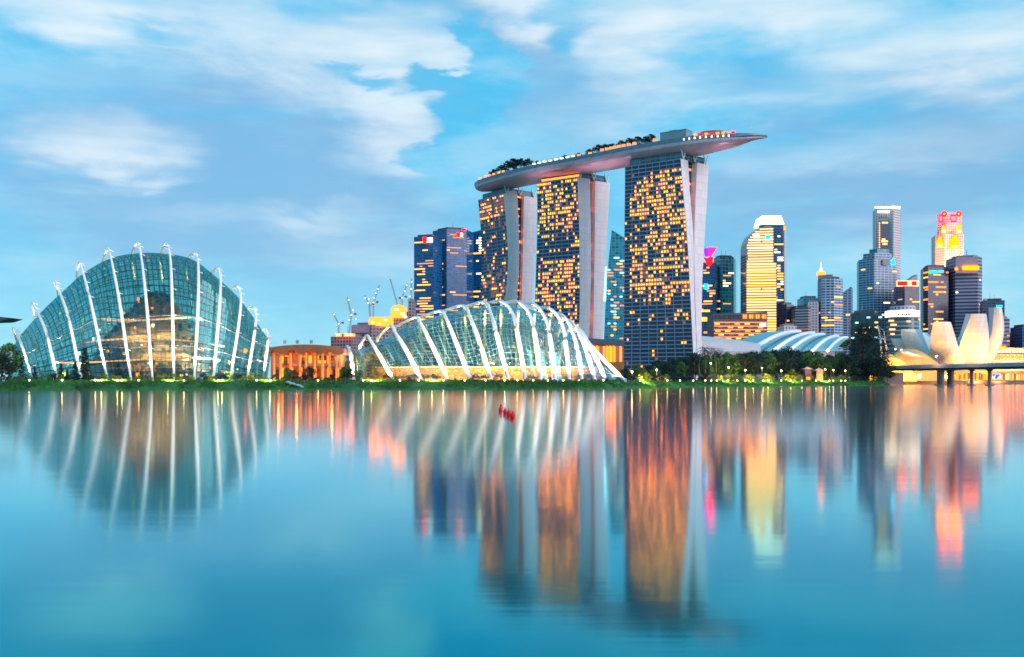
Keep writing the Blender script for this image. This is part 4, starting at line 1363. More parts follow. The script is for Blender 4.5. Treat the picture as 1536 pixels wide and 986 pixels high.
def face_windows(A, B, z0, z1, pitch_u, pitch_v, k, r, keys, vmin=0.0, vmax=1.0, lmin=1, lmax=4, hfrac=0.5):
    """lit windows on the upright face A-B (plan points, left to right as seen)"""
    A, B = Vector((A[0], A[1], 0)), Vector((B[0], B[1], 0))
    L = (B - A).length; nc = max(1, int(L / pitch_u)); nr = max(1, int((z1 - z0) / pitch_v))
    n_ = (B - A).cross(Vector((0, 0, 1))).normalized()
    if n_.y > 0: n_ = -n_
    cells = []
    for i0, i1, j in runs(r, nc, nr, k, vmin, vmax, lmin, lmax):
        a = A.lerp(B, (i0 + 0.12) / nc); b = A.lerp(B, (i1 - 0.0) / nc)
        zt = z1 - (j + 0.2) * pitch_v; zb = zt - pitch_v * hfrac
        cells.append(([Vector((a.x, a.y, zb)), Vector((b.x, b.y, zb)), Vector((b.x, b.y, zt)), Vector((a.x, a.y, zt))], n_, r.choice(keys)))
    return cells


def tower(name, label, chain, pytop, m, depth=35, cat='office tower', lit=0, keys=('w_yellow',), seed=1, pv=4.0, pu=4.0, lmax=4, vmax=0.85, roof='darkgrey', group='towers of the skyline', z0=None, hfrac=.5, tops=None):
    """chain: (px, depth) along the visible faces, left to right"""
    r = random.Random(seed)
    pts = [(X(px, Y), Y) for px, Y in chain]
    a, b = Vector(pts[0]), Vector(pts[-1]); d = (b - a).normalized(); n_ = Vector((-d.y, d.x))
    if n_.y < 0: n_ = -n_
    back = [tuple(b + n_ * depth), tuple(a + n_ * depth)]
    yf = sum(Y for _, Y in chain) / len(chain)
    z1 = Z(pytop, yf); zb = GZ if z0 is None else z0
    root = thing(name, (sum(p[0] for p in pts) / len(pts), yf, zb), label, cat, group)
    mb = MB(); mb.prism(pts + back, zb, z1, top=None if tops is None else [Z(t, yf) for t in tops] + [Z(tops[-1], yf), Z(tops[0], yf)])
    mb.build('body', [m, M[roof]], root)
    mb = MB()                                               # roof edge and plant room
    c = sum((Vector(p) for p in pts + back), Vector((0, 0))) / (len(pts) + 2)
    if tops is None:
        mb.prism([tuple(Vector(p).lerp(c, 0.25)) for p in pts + back], z1 - 0.5, z1 + 3.5)
        mb.build('plant_room', M[roof], root)
        for q in range(r.randint(1, 3)):
            p = Vector(pts[0]).lerp(c, r.uniform(.5, 1.3)); hh = r.uniform(5, 12)
            mb = MB(); mb.tube([(p.x, p.y, z1 + 3), (p.x, p.y, z1 + 3 + hh)], [.45, .2], 5); mb.build('roof_mast', M['grey'], root)
        mb = MB()
        for q in range(4):
            p = c.lerp(Vector(r.choice(pts)), r.uniform(.2, .75)); mb2 = MB(); mb2.box((p.x, p.y, z1 + 1.3), (r.uniform(3, 7), r.uniform(3, 6), r.uniform(2, 4.5))); mb2.build('roof_unit', M['grey'], root)
    cells = []
    tot = sum(math.dist(p, q) for p, q in zip(pts, pts[1:]))
    for p, q in zip(pts, pts[1:]):
        cells += face_windows(p, q, zb, z1 - 3, pu, pv, int(lit * math.dist(p, q) / tot + .5), r, list(keys), 0.0, vmax, 1, lmax, hfrac)
    if cells: put_windows(root, cells)
    return root, pts, z1


def sign(root, px0, px1, py0, py1, Y, mk, name='sign', d=1.0):
    mb = MB(); mb.slab([P(px0, py1, Y), P(px1, py1, Y), P(px1, py0, Y), P(px0, py0, Y)], (0, d, 0))
    return mb.build(name, M[mk], root)


def disc(root, px, py, rpx, Y, mk, name='sign', rin=0.0):
    mb = MB(); n = 20
    c = P(px, py, Y); s_ = rpx / F * Y
    ring = [c + Vector((math.cos(2 * math.pi * k / n) * s_, 0, math.sin(2 * math.pi * k / n) * s_)) for k in range(n)]
    mb.slab(ring, (0, 0.8, 0)); return mb.build(name, M[mk], root)


def marks(root, px0, px1, py, hpx, Y, mk, seed, name='lettering', up=0.0):
    """small unreadable lettering, as the photo shows it: one mesh of strokes"""
    r = random.Random(seed); mb = MB(); x = px0
    while x < px1 - 0.6:
        w_ = r.uniform(0.9, 1.7); h = hpx * r.uniform(0.6, 1.0); yy = py + up * (x - px0)
        mb.slab([P(x, yy + hpx / 2, Y), P(x + w_ * .7, yy + hpx / 2, Y), P(x + w_ * .7, yy + hpx / 2 - h, Y), P(x, yy + hpx / 2 - h, Y)], (0, 0.4, 0))
        x += w_ + 0.25
    return mb.build(name, M[mk], root)


blue = facade_mat('deep blue curtain wall', (0.004, 0.075, 0.22), (0.008, 0.12, 0.30), 4.2, .18, 5, .1, rough=0.15)
blue2 = facade_mat('navy curtain wall', (0.010, 0.06, 0.17), (0.03, 0.13, 0.28), 4.2, .2, 5, .1, rough=0.18)
teal = facade_mat('teal curtain wall', (0.015, 0.19, 0.28), (0.05, 0.30, 0.38), 4.2, .18, 5, .14, rough=0.16)
teal2 = facade_mat('teal gridded glass', (0.03, 0.22, 0.26), (0.16, 0.46, 0.50), 5.5, .16, 5, .16, rough=0.2)
banded = facade_mat('banded beige wall', (0.06, 0.055, 0.08), (0.44, 0.38, 0.42), 4.2, .5, 500, 0, rough=0.3)
banded2 = facade_mat('grey white banded wall', (0.03, 0.09, 0.22), (0.50, 0.58, 0.66), 4.2, .34, 7, .14, rough=0.3)
banded3 = facade_mat('mauve banded wall', (0.05, 0.05, 0.12), (0.38, 0.32, 0.42), 5.5, .45, 500, 0, rough=0.3)
dusky = facade_mat('dusky purple glass', (0.07, 0.06, 0.12), (0.13, 0.10, 0.16), 4.2, .25, 6, .15, rough=0.25)
pale = facade_mat('pale punched wall', (0.16, 0.14, 0.18), (0.72, 0.62, 0.66), 4.4, .45, 4.4, .5, rough=0.4)
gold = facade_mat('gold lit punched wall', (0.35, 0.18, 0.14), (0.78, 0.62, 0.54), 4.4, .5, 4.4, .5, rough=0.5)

t, _, _ = tower('office_tower', 'dark blue tower with a red and white roof sign, leftmost of the skyline', [(621, 1500), (650, 1490)], 355, blue, lit=34, keys=('w_yellow', 'w_pale', 'w_yellow'), seed=3, lmax=6, hfrac=.42)
sign(t, 634.5, 639.5, 355.8, 364.5, 1485, 'redglow'); sign(t, 641, 649, 356.5, 363.5, 1485, 'whiteglow')
t, _, _ = tower('office_tower', 'dark blue two faced tower with a small red corner sign, behind the leftmost tower', [(649, 1545), (670, 1520), (700, 1530)], 345, blue, lit=34, keys=('w_yellow', 'w_pale', 'w_pale'), seed=5, lmax=5, hfrac=.42)
sign(t, 685, 690, 349, 355.5, 1518, 'redglow'); sign(t, 690.5, 694, 349.5, 355, 1518, 'whiteglow'); sign(t, 693, 699, 343.6, 346, 1520, 'redglow')
tower('office_tower', 'plain blue tower half hidden by the slimmest hotel tower', [(702, 1570), (726, 1560)], 349, blue, lit=26, keys=('w_yellow', 'w_white'), seed=7, lmax=4, tops=[349.5, 345])

# pointed glass tower between the middle and largest hotel towers
t = thing('office_tower', P(922, 571, 1400), 'pointed teal glass tower between the middle and largest hotel towers', 'office tower', 'towers of the skyline')
mb = MB(); mb.slab([P(903, 571, 1400), P(942, 571, 1400), P(940, 359, 1400), P(917.5, 345, 1400), P(910, 420, 1400)], (6, 34, 0)); mb.build('body', teal, t)
put_windows(t, face_windows((X(911, 1399.5), 1399.5), (X(938, 1399.5), 1399.5), Z(515, 1400), Z(385, 1400), 4, 4.2, 34, random.Random(4), ['w_pale', 'w_cool', 'w_yellow'], lmax=2))
mb = MB(); mb.slab([P(905.5, 452, 1398), P(909, 452, 1398), P(910.5, 400, 1398), P(908, 400, 1398)], (0, 1.5, 0)); mb.build('light_fin', M['w_cool'], t)

# right of the largest hotel tower
t, _, _ = tower('office_tower', 'dark blue tower crowned by a pink flower shaped sign, beside the largest hotel tower', [(1046, 1540), (1073, 1530)], 397, blue2, lit=22, keys=('w_yellow', 'w_amber', 'w_pale'), seed=11, vmax=.9, lmax=5)
pk = MB(); pk.slab([P(1060, 388, 1528), P(1066, 398, 1528), P(1070, 387, 1528), P(1066, 384.5, 1528)], (0, 5, 0)); pk.slab([P(1056, 386, 1528), P(1061, 396, 1528), P(1066, 398, 1528), P(1069, 394, 1528), P(1070, 386, 1528), P(1063, 388, 1528)], (0, 4, 0))
pk.build('sign_base', M['redglow'], t)
pk = MB(); pk.slab([P(1055, 373, 1529), P(1059, 385, 1529), P(1064, 384, 1529), P(1062, 372, 1529)], (0, 4, 0)); pk.build('sign_petal', M['violetglow'], t)
pk = MB(); pk.slab([P(1062.5, 371, 1527), P(1063.5, 384.5, 1527), P(1067.5, 384, 1527), P(1075.5, 371.5, 1527)], (0, 4, 0)); pk.build('sign_petal', M['pinkglow'], t)
sign(t, 1056, 1062, 426, 434, 1526, 'cyanglow')
for py in (465, 476, 479): sign(t, 1051.5, 1071, py, py + 3.0, 1533, 'w_yellow', 'window')
tower('office_tower', 'square teal glass tower right of the pink flower sign', [(1071, 1570), (1080, 1555), (1100.5, 1560)], 386.5, teal2, lit=26, keys=('w_pale', 'w_yellow', 'w_white'), seed=13, vmax=.95, lmax=3)

# round lit tower and the dark tower with a glowing crown behind it
t = thing('office_tower', P(1160, 571, 1580), 'dark tower with a glowing white tiered crown, behind the curved lit tower', 'office tower', 'towers of the skyline')
mb = MB(); mb.prism([(X(1138, 1580), 1580), (X(1142, 1570), 1570), (X(1174, 1570), 1570), (X(1179, 1580), 1580), (X(1179, 1615), 1615), (X(1138, 1615), 1615)], GZ, Z(337, 1575)); mb.build('body', [blue2, M['darkgrey']], t)
for k in range(5):
    f = k / 5
    x0, x1 = 1139.5 + 4.5 * f, 1176.5 - 5 * f
    y1, y0 = 336.5 - 13.5 * f, 336.5 - 13.5 * (f + 0.15)
    mb = MB(); mb.slab([P(x0, y1, 1568), P(x1, y1, 1568), P(x1 - .5, y0, 1568), P(x0 + .5, y0, 1568)], (0, 40, 0)); mb.build('crown_tier', M['whiteglow'] if k % 2 == 0 or k > 2 else M['w_cream'], t)
mb = MB(); mb.slab([P(1143, 337, 1572), P(1173, 337, 1572), P(1171, 324, 1572), P(1145, 324, 1572)], (0, 32, 0)); mb.build('crown_core', M['w_cream'], t)
sign(t, 1176, 1178.5, 339, 345.5, 1568, 'orangeglow')
sign(t, 1176.5, 1179.6, 347, 500, 1569, 'cream_trim' if 'cream_trim' in M else 'steel', 'corner_trim')
put_windows(t, face_windows((X(1161, 1569), 1569), (X(1175, 1569), 1569), Z(500, 1570), Z(345, 1570), 4, 4.2, 22, random.Random(8), ['w_yellow', 'w_white'], lmax=3))

t = thing('office_tower', P(1142, 571, 1500), 'curved tower lit in cream bands from top to bottom', 'office tower', 'towers of the skyline')
out = [(1119, 571), (1119, 372)] + [(1119 + 38 * (1 - math.cos(a)) ** 1.0 * 0.92, 372 - 32.5 * math.sin(a)) for a in [math.pi / 2 * k / 8 for k in range(1, 9)]] + [(1158.5, 341), (1160, 352), (1160.5, 394), (1165, 395), (1165, 571)]
mb = MB(); mb.slab([P(a, b, 1500) for a, b in out], (0, 36, 0)); mb.build('body', facade_mat('banded balcony wall', (0.10, 0.10, 0.13), (0.42, 0.36, 0.30), 4.2, .3, 500, 0), t)  # dull wall with paler floor bands


def left_edge(py):
    if py >= 372: return 1119.5
    s_ = min(1, (372 - py) / 32.5); return 1119.5 + 35 * (1 - math.sqrt(max(0, 1 - s_ * s_)))


r_ = random.Random(5); py = 343.0
while py < 505:
    x0 = left_edge(py) + 0.6; x1 = 1159.6 if py < 395 else 1164
    mid = py > 395
    hgt = r_.uniform(1.5, 2.1) if not mid else r_.uniform(1.9, 2.7)
    mb = MB(); lx = x0 if py < 362 or mid else x0 + r_.uniform(0, 2)
    mb.slab([P(lx, py + hgt, 1499.6), P(x1, py + hgt - 0.6, 1499.6), P(x1, py - 0.6, 1499.6), P(lx, py, 1499.6)], (0, -0.8, 0))
    mb.build('balcony_light', M[r_.choice(['w_cream', 'w_cream', 'w_yellow' if py > 400 else 'w_cream', 'w_white' if py < 390 else 'w_cream'])], t)
    py += 4.05
disc(t, 1152, 356, 3.4, 1497, 'cyanglow'); disc(t, 1142.5, 362.5, 1.6, 1497, 'redglow'); disc(t, 1142.5, 433.5, 1.4, 1497, 'redglow')
sign(t, 1130, 1139, 351, 357, 1497.5, 'whiteglow', 'light_panel')

tower('office_tower', 'narrow dark tower right of the curved lit tower', [(1180, 1520), (1191, 1525)], 457, dusky, lit=2, seed=2)
tower('office_tower', 'low teal topped block behind the beige banded block', [(1205, 1640), (1228, 1640)], 447, teal, lit=0, seed=2)
tower('office_block', 'beige block striped with dark window bands, left of the spired tower', [(1193, 1500), (1212.5, 1490), (1216, 1500)], 461.5, banded, lit=3, keys=('w_dim',), seed=2, cat='office block')
tower('office_block', 'plain mauve slab against the left side of the spired tower', [(1212, 1540), (1227, 1535)], 453.5, pale, lit=0, seed=2, cat='office block', roof='mauve')
tower('office_block', 'small mauve block at the foot of the narrow dark tower', [(1176, 1400), (1195, 1400)], 489, pale, lit=0, seed=2, cat='office block', roof='mauve')
t, _, _ = tower('office_tower', 'white gridded tower with an orange lit dome and white spire', [(1227, 1560), (1232, 1545), (1251, 1540), (1264, 1550)], 418.5, banded2, lit=16, keys=('w_yellow', 'w_pale'), seed=19, lmax=4)
mb = MB(); mb.prism([(X(px, Y), Y) for px, Y in ((1227, 1552), (1249, 1544), (1249, 1575), (1227, 1575))], Z(420, 1550), Z(412.5, 1550)); mb.build('upper_storey', [M['mauve'], M['mauve']], t)
mb = MB(); c = P(1231.5, 413, 1556); mb.tube([c, c + Vector((0, 0, 3.5)), c + Vector((0, 0, 6))], [6.5, 6.2, 3.0], 14); mb.build('drum', M['orangeglow'], t)
mb = MB(); mb.tube([c + Vector((0, 0, 6)), c + Vector((0, 0, 11)), c + Vector((0, 0, 20))], [3.2, 1.2, 0.2], 10); mb.build('spire', M['whiteglow'], t)
tower('office_tower', 'stepped grey annexe with a raised glass fin, right of the spired tower', [(1264, 1570), (1277, 1565)], 445, banded2, lit=3, seed=3, tops=[439, 430], group='towers of the skyline')
tower('office_block', 'dark teal block behind the biggest dark tree', [(1276, 1180), (1323, 1170)], 470, facade_mat('dark teal wall', (0.012, 0.05, 0.07), (0.015, 0.055, 0.075), 5, .2, 6, .1), lit=11, keys=('w_cream', 'w_cool'), seed=4, lmax=1, vmax=.4, cat='office block', pv=6, hfrac=.3)

# tall pale slab tower and the stepped tower in front
t, _, _ = tower('office_tower', 'tall pale slab tower with a white lit roof edge', [(1312.5, 1760), (1340, 1735), (1350.5, 1750)], 312, pale, lit=0, seed=4, roof='concrete')
sign(t, 1312.5, 1340.5, 309.8, 312.6, 1733, 'whiteglow', 'light_band'); mb = MB(); mb.slab([P(1340.5, 312.4, 1734), P(1351, 312.4, 1749), P(1351, 309.6, 1749), P(1340.5, 309.6, 1734)], (-1, 1, 0)); mb.build('light_band', M['whiteglow'], t)
sign(t, 1316.5, 1334, 316, 319.5, 1732, 'whiteglow', 'light_panel')
mb = MB(); mb.slab([P(1320.5, 392, 1738), P(1333, 392, 1738), P(1333, 331, 1738), P(1320.5, 331, 1738)], (0, -1.5, 0)); mb.build('window_recess', facade_mat('recess glass', (0.02, 0.05, 0.12), (0.08, 0.1, 0.16), 7, .25, 200, 0), t)
for k in range(16): sign(t, 1318.8, 1320.0, 334 + 3.6 * k, 336.2 + 3.6 * k, 1735.5, 'w_yellow', 'window')
for py, a, b in ((333, 1323, 1332), (358, 1323, 1328), (361, 1322, 1332), (365, 1324, 1331)): sign(t, a, b, py, py + 2.4, 1735.8, 'w_cream', 'window')
marks(t, 1318, 1332, 326, 3, 1734, 'darkgrey', 4)
t, _, _ = tower('office_tower', 'stepped grey white striped tower in front of the tall pale slab', [(1288, 1665), (1311.5, 1640), (1345, 1650)], 389, banded2, lit=12, keys=('w_yellow', 'w_cream', 'w_white'), seed=23, lmax=3)
mb = MB(); mb.prism([(X(px, Y), Y) for px, Y in ((1294.5, 1662), (1312, 1646), (1336, 1652), (1338, 1680), (1296, 1690))], Z(390, 1650), Z(380, 1650)); mb.build('upper_storey', [banded2, M['grey']], t)
mb = MB(); mb.prism([(X(px, Y), Y) for px, Y in ((1304, 1664), (1316, 1654), (1333, 1658), (1334, 1680), (1306, 1684))], Z(381, 1650), Z(373, 1650)); mb.build('penthouse', [teal, M['grey']], t)
mb = MB(); mb.slab([P(1337, 397, 1640), P(1343.5, 397, 1640), P(1342, 391, 1640), P(1340, 386.5, 1640), P(1338, 391, 1640)], (0, 1.5, 0)); mb.build('sign', M['cyanglow'], t)
sign(t, 1324, 1334.5, 388.5, 397.5, 1640.5, 'grey', 'wall_panel')

t, _, _ = tower('office_tower', 'dark glass block with a red rooftop sign on a yellow band', [(1343, 1600), (1357, 1585), (1379, 1590)], 430, dusky, lit=12, keys=('w_yellow', 'w_pale'), seed=29, lmax=3)
sb_ = sign(t, 1345, 1378, 421, 430, 1588, 'w_cream', 'sign_board'); sign(sb_, 1346.5, 1361, 422.3, 428.3, 1586, 'redglow', 'sign_letters'); sign(sb_, 1368, 1375, 422.3, 428.3, 1586, 'redglow', 'sign_letters')
mb = MB(); mb.slab([P(1362, 422, 1600), P(1376, 422, 1600), P(1376, 411.5, 1600)], (0, 20, 0)); mb.build('roof_fin', M['grey'], t)

# round building with the lit name band
t = thing('office_block', P(1353, 571, 1150), 'round building wrapped by a white lit name band, below the red rooftop sign', 'office block', 'towers of the skyline')
def cyl(mb, px0, px1, py0, py1, Y, n=28, mi=0):
    c = (X((px0 + px1) / 2, Y), Y); rr = (X(px1, Y) - X(px0, Y)) / 2
    poly = [(c[0] + rr * math.cos(2 * math.pi * k / n), c[1] + rr * math.sin(2 * math.pi * k / n)) for k in range(n)]
    mb.prism(poly, Z(py1, Y), Z(py0, Y), mi, mi + 1)
mb = MB(); cyl(mb, 1330.5, 1376, 476, 571, 1150); mb.build('body', [facade_mat('round banded wall', (0.03, 0.10, 0.16), (0.35, 0.35, 0.34), 5, .35, 300, 0), M['grey']], t)
mb = MB(); cyl(mb, 1329, 1377.5, 467, 476.5, 1150); mb.build('name_band', [M['whiteglow'], M['grey']], t)
mb = MB(); cyl(mb, 1336, 1372, 460, 467, 1150); mb.build('roof_storey', [pale, M['mauve']], t)
for k, px in enumerate((1346, 1353, 1356.5, 1359, 1361.5, 1364)): sign(t, px, px + (2.4 if k < 2 else 1.7), 470.2, 473.6, 1131, 'darkgrey', 'lettering', .4)
for (a, b, py) in ((1333, 1341, 480), (1336, 1345, 486), (1334, 1343, 493), (1336, 1342, 500), (1360, 1366, 481)): sign(t, a, b, py, py + 2.6, 1132.5, 'w_cream', 'window', .5)

t, _, _ = tower('office_tower', 'dark glass tower with a cyan and green lit name at its top', [(1385, 1630), (1392, 1615), (1422.5, 1620)], 401, dusky, lit=34, keys=('w_orange', 'w_amber', 'w_yellow'), seed=31, lmax=4)
marks(t, 1397, 1416, 408.0, 4.2, 1612, 'cyanglow', 5, up=-0.08); sign(t, 1393.3, 1396.4, 406, 411.5, 1612, 'greenglow', 'sign')
tower('office_tower', 'plain pale concrete slab between the two dark towers with lit names', [(1422.5, 1660), (1434, 1655)], 397, mat('pale slab', (0.55, 0.50, 0.55), .7, var=.06, scale=.03), lit=0, seed=3, roof='concrete')
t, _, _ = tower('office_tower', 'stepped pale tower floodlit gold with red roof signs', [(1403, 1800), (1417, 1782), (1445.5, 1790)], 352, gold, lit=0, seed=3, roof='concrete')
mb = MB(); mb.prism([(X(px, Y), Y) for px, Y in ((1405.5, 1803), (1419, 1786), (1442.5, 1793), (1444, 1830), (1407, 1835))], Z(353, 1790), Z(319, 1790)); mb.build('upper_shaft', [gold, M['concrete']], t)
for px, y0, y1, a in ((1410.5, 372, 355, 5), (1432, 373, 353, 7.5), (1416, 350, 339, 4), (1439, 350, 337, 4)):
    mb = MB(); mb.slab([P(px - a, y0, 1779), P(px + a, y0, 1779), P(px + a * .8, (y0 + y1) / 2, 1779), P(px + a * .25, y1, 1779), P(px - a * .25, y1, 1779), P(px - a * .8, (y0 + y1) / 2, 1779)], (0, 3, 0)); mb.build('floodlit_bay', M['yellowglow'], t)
    for q in (-.5, .15): sign(t, px + a * q, px + a * q + a * .35, y0 - 4.5, y0 - 1, 1777.5, 'w_white', 'window')
for px in (1416.5, 1438.5):
    disc(t, px, 321, 4.0, 1780, 'redglow', 'sign_ring'); disc(t, px, 321, 1.7, 1779, 'yellowglow', 'sign_disc')
for a, b in ((1408.5, 1414.5), (1426, 1435)): sign(t, a, b, 322, 334, 1779.6, 'pinkglow', 'light_panel'); sign(t, a + 1.6, b - 1.6, 325, 331, 1778.5, 'w_pale', 'window')
for px in (1398, 1424, 1448): add_light('tower_light', 'SPOT', P(px, 440, 1700), 480000, (1, .60, .36), 2, None, P(1424, 355, 1790), 70)
t, _, _ = tower('office_tower', 'mauve striped tower with a glowing yellow sign near its roof', [(1433, 1615), (1467, 1605), (1473, 1615)], 386, banded3, lit=9, keys=('w_white', 'w_yellow'), seed=37, lmax=2, roof='mauve')
sign(t, 1433.5, 1467, 386, 410, 1604, 'mauve', 'parapet_panel')
n = 9; rr = []
for k in range(2 * n):
    a = -math.pi / 2 + math.pi * (k % n) / (n - 1)
    rr.append((1466.0 + 3 * math.cos(a), 402 - 3.4 * math.sin(a)) if k < n else (1446.5 - 3 * math.cos(a), 402 + 3.4 * math.sin(a)))
mb = MB(); mb.slab([P(a, b, 1602) for a, b in rr], (0, 1.5, 0)); sb_ = mb.build('sign_border', M['orangeglow'], t)
mb = MB(); mb.slab([P(1456.3 + (a - 1456.3) * .93, 402 + (b - 402) * .66, 1601) for a, b in rr], (0, .8, 0)); mb.build('sign_panel', M['yellowglow'], sb_)
disc(t, 1434.5, 403.5, 2.3, 1602, 'orangeglow'); 
t, _, _ = tower('office_tower', 'dusky purple tower with a small cyan sign, behind the tallest white petal', [(1474, 1560), (1507, 1550)], 451, dusky, lit=6, keys=('w_pale',), seed=41, lmax=2)
marks(t, 1495, 1503.5, 459.5, 4, 1546, 'cyanglow', 6)
tower('office_block', 'mauve block at the right side of the tallest white petal', [(1500, 1450), (1514.5, 1450)], 478, banded3, lit=4, keys=('w_pale',), seed=43, lmax=2, cat='office block', roof='mauve')
tower('office_block', 'low dusky block near the right edge of the photo', [(1514.5, 1500), (1534, 1490)], 502, dusky, lit=4, keys=('w_white',), seed=47, lmax=1, cat='office block')
tower('office_block', 'grey block cut by the right edge of the photo', [(1533.5, 1440), (1560, 1440)], 490, blue2, lit=2, keys=('w_white',), seed=53, cat='office block')

# low lit block behind the ribbed roof
t = thing('office_block', P(1110, 571, 1250), 'wide low block with yellow lit floors, left of the curved lit tower\'s foot', 'office block', 'towers of the skyline')
mb = MB(); mb.slab([P(1070, 571, 1250), P(1151, 571, 1250), P(1151, 468, 1250), P(1070, 471, 1250)], (0, 40, 0)); mb.build('body', mat('brown frame', (0.16, 0.09, 0.12), .6, var=.2), t)
for k in range(6): sign(t, 1072.5 + 7.0 * k, 1078 + 7.0 * k, 472.5, 478, 1249.6, 'darksteel' , 'window', -.3)
for k in range(11): sign(t, 1114.5 + 3.2 * k, 1116.8 + 3.2 * k, 472, 478, 1249.6, ('w_amber', 'w_orange', 'w_dim')[k % 3], 'window', -.4)
for k, py in enumerate((483, 488.5, 494, 499.5, 505)):
    sign(t, 1071, 1150, py, py + 1.6, 1249.7, 'w_pale', 'light_band', -.5)
    for q in range(5):
        x = 1072 + 15 * q + (k * 5) % 9; sign(t, x, x + 7.5, py + 1.9, py + 3.9, 1249.6, ('w_yellow', 'w_dim', 'w_amber')[(q + k) % 3], 'window', -.4)
sign(t, 1140, 1149, 485, 490, 1248, 'whiteglow', 'light_panel')
# pale pink low roof beside the largest hotel tower
t = thing('hall', P(1080, 571, 900), 'pale pink low vaulted hall between the largest hotel tower and the ribbed roof', 'hall')
mb = MB(); secs = []
for i in range(15):
    px = 1040 + i * 7.2; f = i / 14
    yt = 503 + 8.5 * f + 3.5 * f * f
    secs.append([P(px, 545, 905), P(px, 527, 903), P(px, (yt + 527) / 2 - 3, 915), P(px, yt, 945), P(px, yt + 3, 985)])
mb.loft(secs, caps=False); mb.build('roof', mat('pale pink roof', (0.75, 0.60, 0.60), .5, var=.08), t, smooth=True)
mb = MB(); mb.slab([P(1040, 571, 906), P(1142, 571, 906), P(1142, 527.5, 906), P(1040, 520, 906)], (0, 30, 0)); mb.build('wall', M['mauve'], t)
# low orange-lit building between the middle and largest hotel towers
t = thing('hall', P(908, 571, 700), 'low orange lit hall with a dark flat roof, left of the largest hotel tower', 'hall')
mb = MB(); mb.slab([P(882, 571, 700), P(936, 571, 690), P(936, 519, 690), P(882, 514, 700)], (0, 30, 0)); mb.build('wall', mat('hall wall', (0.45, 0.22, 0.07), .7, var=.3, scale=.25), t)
mb = MB(); mb.slab([P(878, 514.5, 697), P(937, 519, 687), P(937, 511.5, 687), P(878, 507, 697)], (0, 36, 0)); mb.build('roof', mat('hall roof', (0.10, 0.13, 0.20), .5, var=.15), t)
for k, px in enumerate(range(884, 934, 5)):
    Y0 = 700 - 10 * (px - 882) / 54 - 0.4
    mb = MB(); window_box(mb, [P(px, 543, Y0), P(px + 4.2, 543, Y0 - .8), P(px + 4.2, 520, Y0 - .8), P(px, 519, Y0)], Vector((0, -1, 0)), .2); mb.build('window', M[('w_orange', 'w_amber', 'w_orange', 'w_dim', 'w_pale')[k % 5]], t)

# ------------------------------------------------------------------ ribbed vaulted roof
t = thing('exhibition_hall', P(1180, 571, 930), 'hall under a white ribbed teal vaulted roof, behind the bank woods', 'hall')
fr, rd = [], []
NU = 24
def vault(u):
    a = P(1081 + 172 * u, 527, 925); b = P(1172 + 106 * u, 497 + 11.5 * u ** 1.4, 985)
    pts = []
    for k in range(11):
        s_ = k / 10
        p = a.lerp(b, s_)
        p.z = a.z + (b.z - a.z) * math.sin(s_ * math.pi / 2) ** (0.9 - 0.0 * u)
        pts.append(p)
    return pts
mb = MB(); secs = [vault(i / NU) for i in range(NU + 1)]
mb.loft(secs, 0)
mb.loft([[s[-1], Vector((s[-1].x + 8, s[-1].y + 40, s[-1].z - 8))] for s in secs], 0)
mb.build('roof', mat('teal roof sheet', (0.16, 0.40, 0.47), .35, var=.06, scale=.05), t, smooth=True)
mb = MB(); mb.slab([P(1085, 571, 928), P(1254, 571, 928), P(1252, 527.5, 928), P(1083, 527.5, 928)], (30, 60, 0)); mb.build('wall', M['darkgrey'], t)
for u, w_ in ((0.26, 4.2), (0.46, 3.6), (0.60, 3.4), (0.80, 3.2), (0.93, 3.0)):
    q = vault(u); mb = MB(); mb.tube([p + Vector((0, -.6, .5)) for p in q], w_ * .5, 8); mb.build('roof_rib', M['rib'], t, smooth=True)
for u in (0.37, 0.70):
    q = vault(u); mb = MB(); mb.tube([p + Vector((0, -.3, .2)) for p in q], .9, 6); mb.build('roof_seam', mat('dark teal seam', (0.04, 0.16, 0.2), .5), t)
for px in (1128, 1165, 1190, 1222, 1242):
    add_light('roof_light', 'SPOT', P(px, 535, 905), 42000, (1, .72, .62), .6, None, P(px + 22, 505, 960), 80)

# ------------------------------------------------------------------ lotus museum
t = thing('lotus_museum', P(1440, 560, 1000), 'white lotus shaped museum of upright petals beside the bridge', 'museum')
lot = panel_mat('lotus panels', (0.90, 0.84, 0.78), .5, (5.5, 4.5), dark=0.84)
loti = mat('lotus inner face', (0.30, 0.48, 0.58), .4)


def petal(pts, tv, Yb):
    """pts: (left px, right px, py, bulge m, depth offset) from base to tip; tv: offset px of the inner face at the tip and its depth"""
    mb = MB(); secs = []
    n = len(pts)
    q = catmull_nd([list(p) for p in pts], 5)
    for i, (l, r, py, bul, dyy) in enumerate(q):
        f = i / (len(q) - 1)
        Y = Yb + dyy
        ring = []
        for k in range(9):
            s_ = k / 8
            ring.append(P(l + (r - l) * s_, py, Y) + Vector((0, -bul * math.sin(math.pi * s_), 0)))
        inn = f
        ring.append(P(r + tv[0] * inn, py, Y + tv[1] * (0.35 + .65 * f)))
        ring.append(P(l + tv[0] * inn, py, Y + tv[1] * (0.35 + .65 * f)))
        secs.append(ring)
    for i in range(len(secs) - 1):
        for j in range(11):
            k = (j + 1) % 11
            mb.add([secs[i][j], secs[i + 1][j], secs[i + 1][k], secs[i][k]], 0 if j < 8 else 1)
    mb.add(secs[0], 0); mb.add(list(reversed(secs[-1])), 1)
    return mb.build('petal', [lot, loti], t)


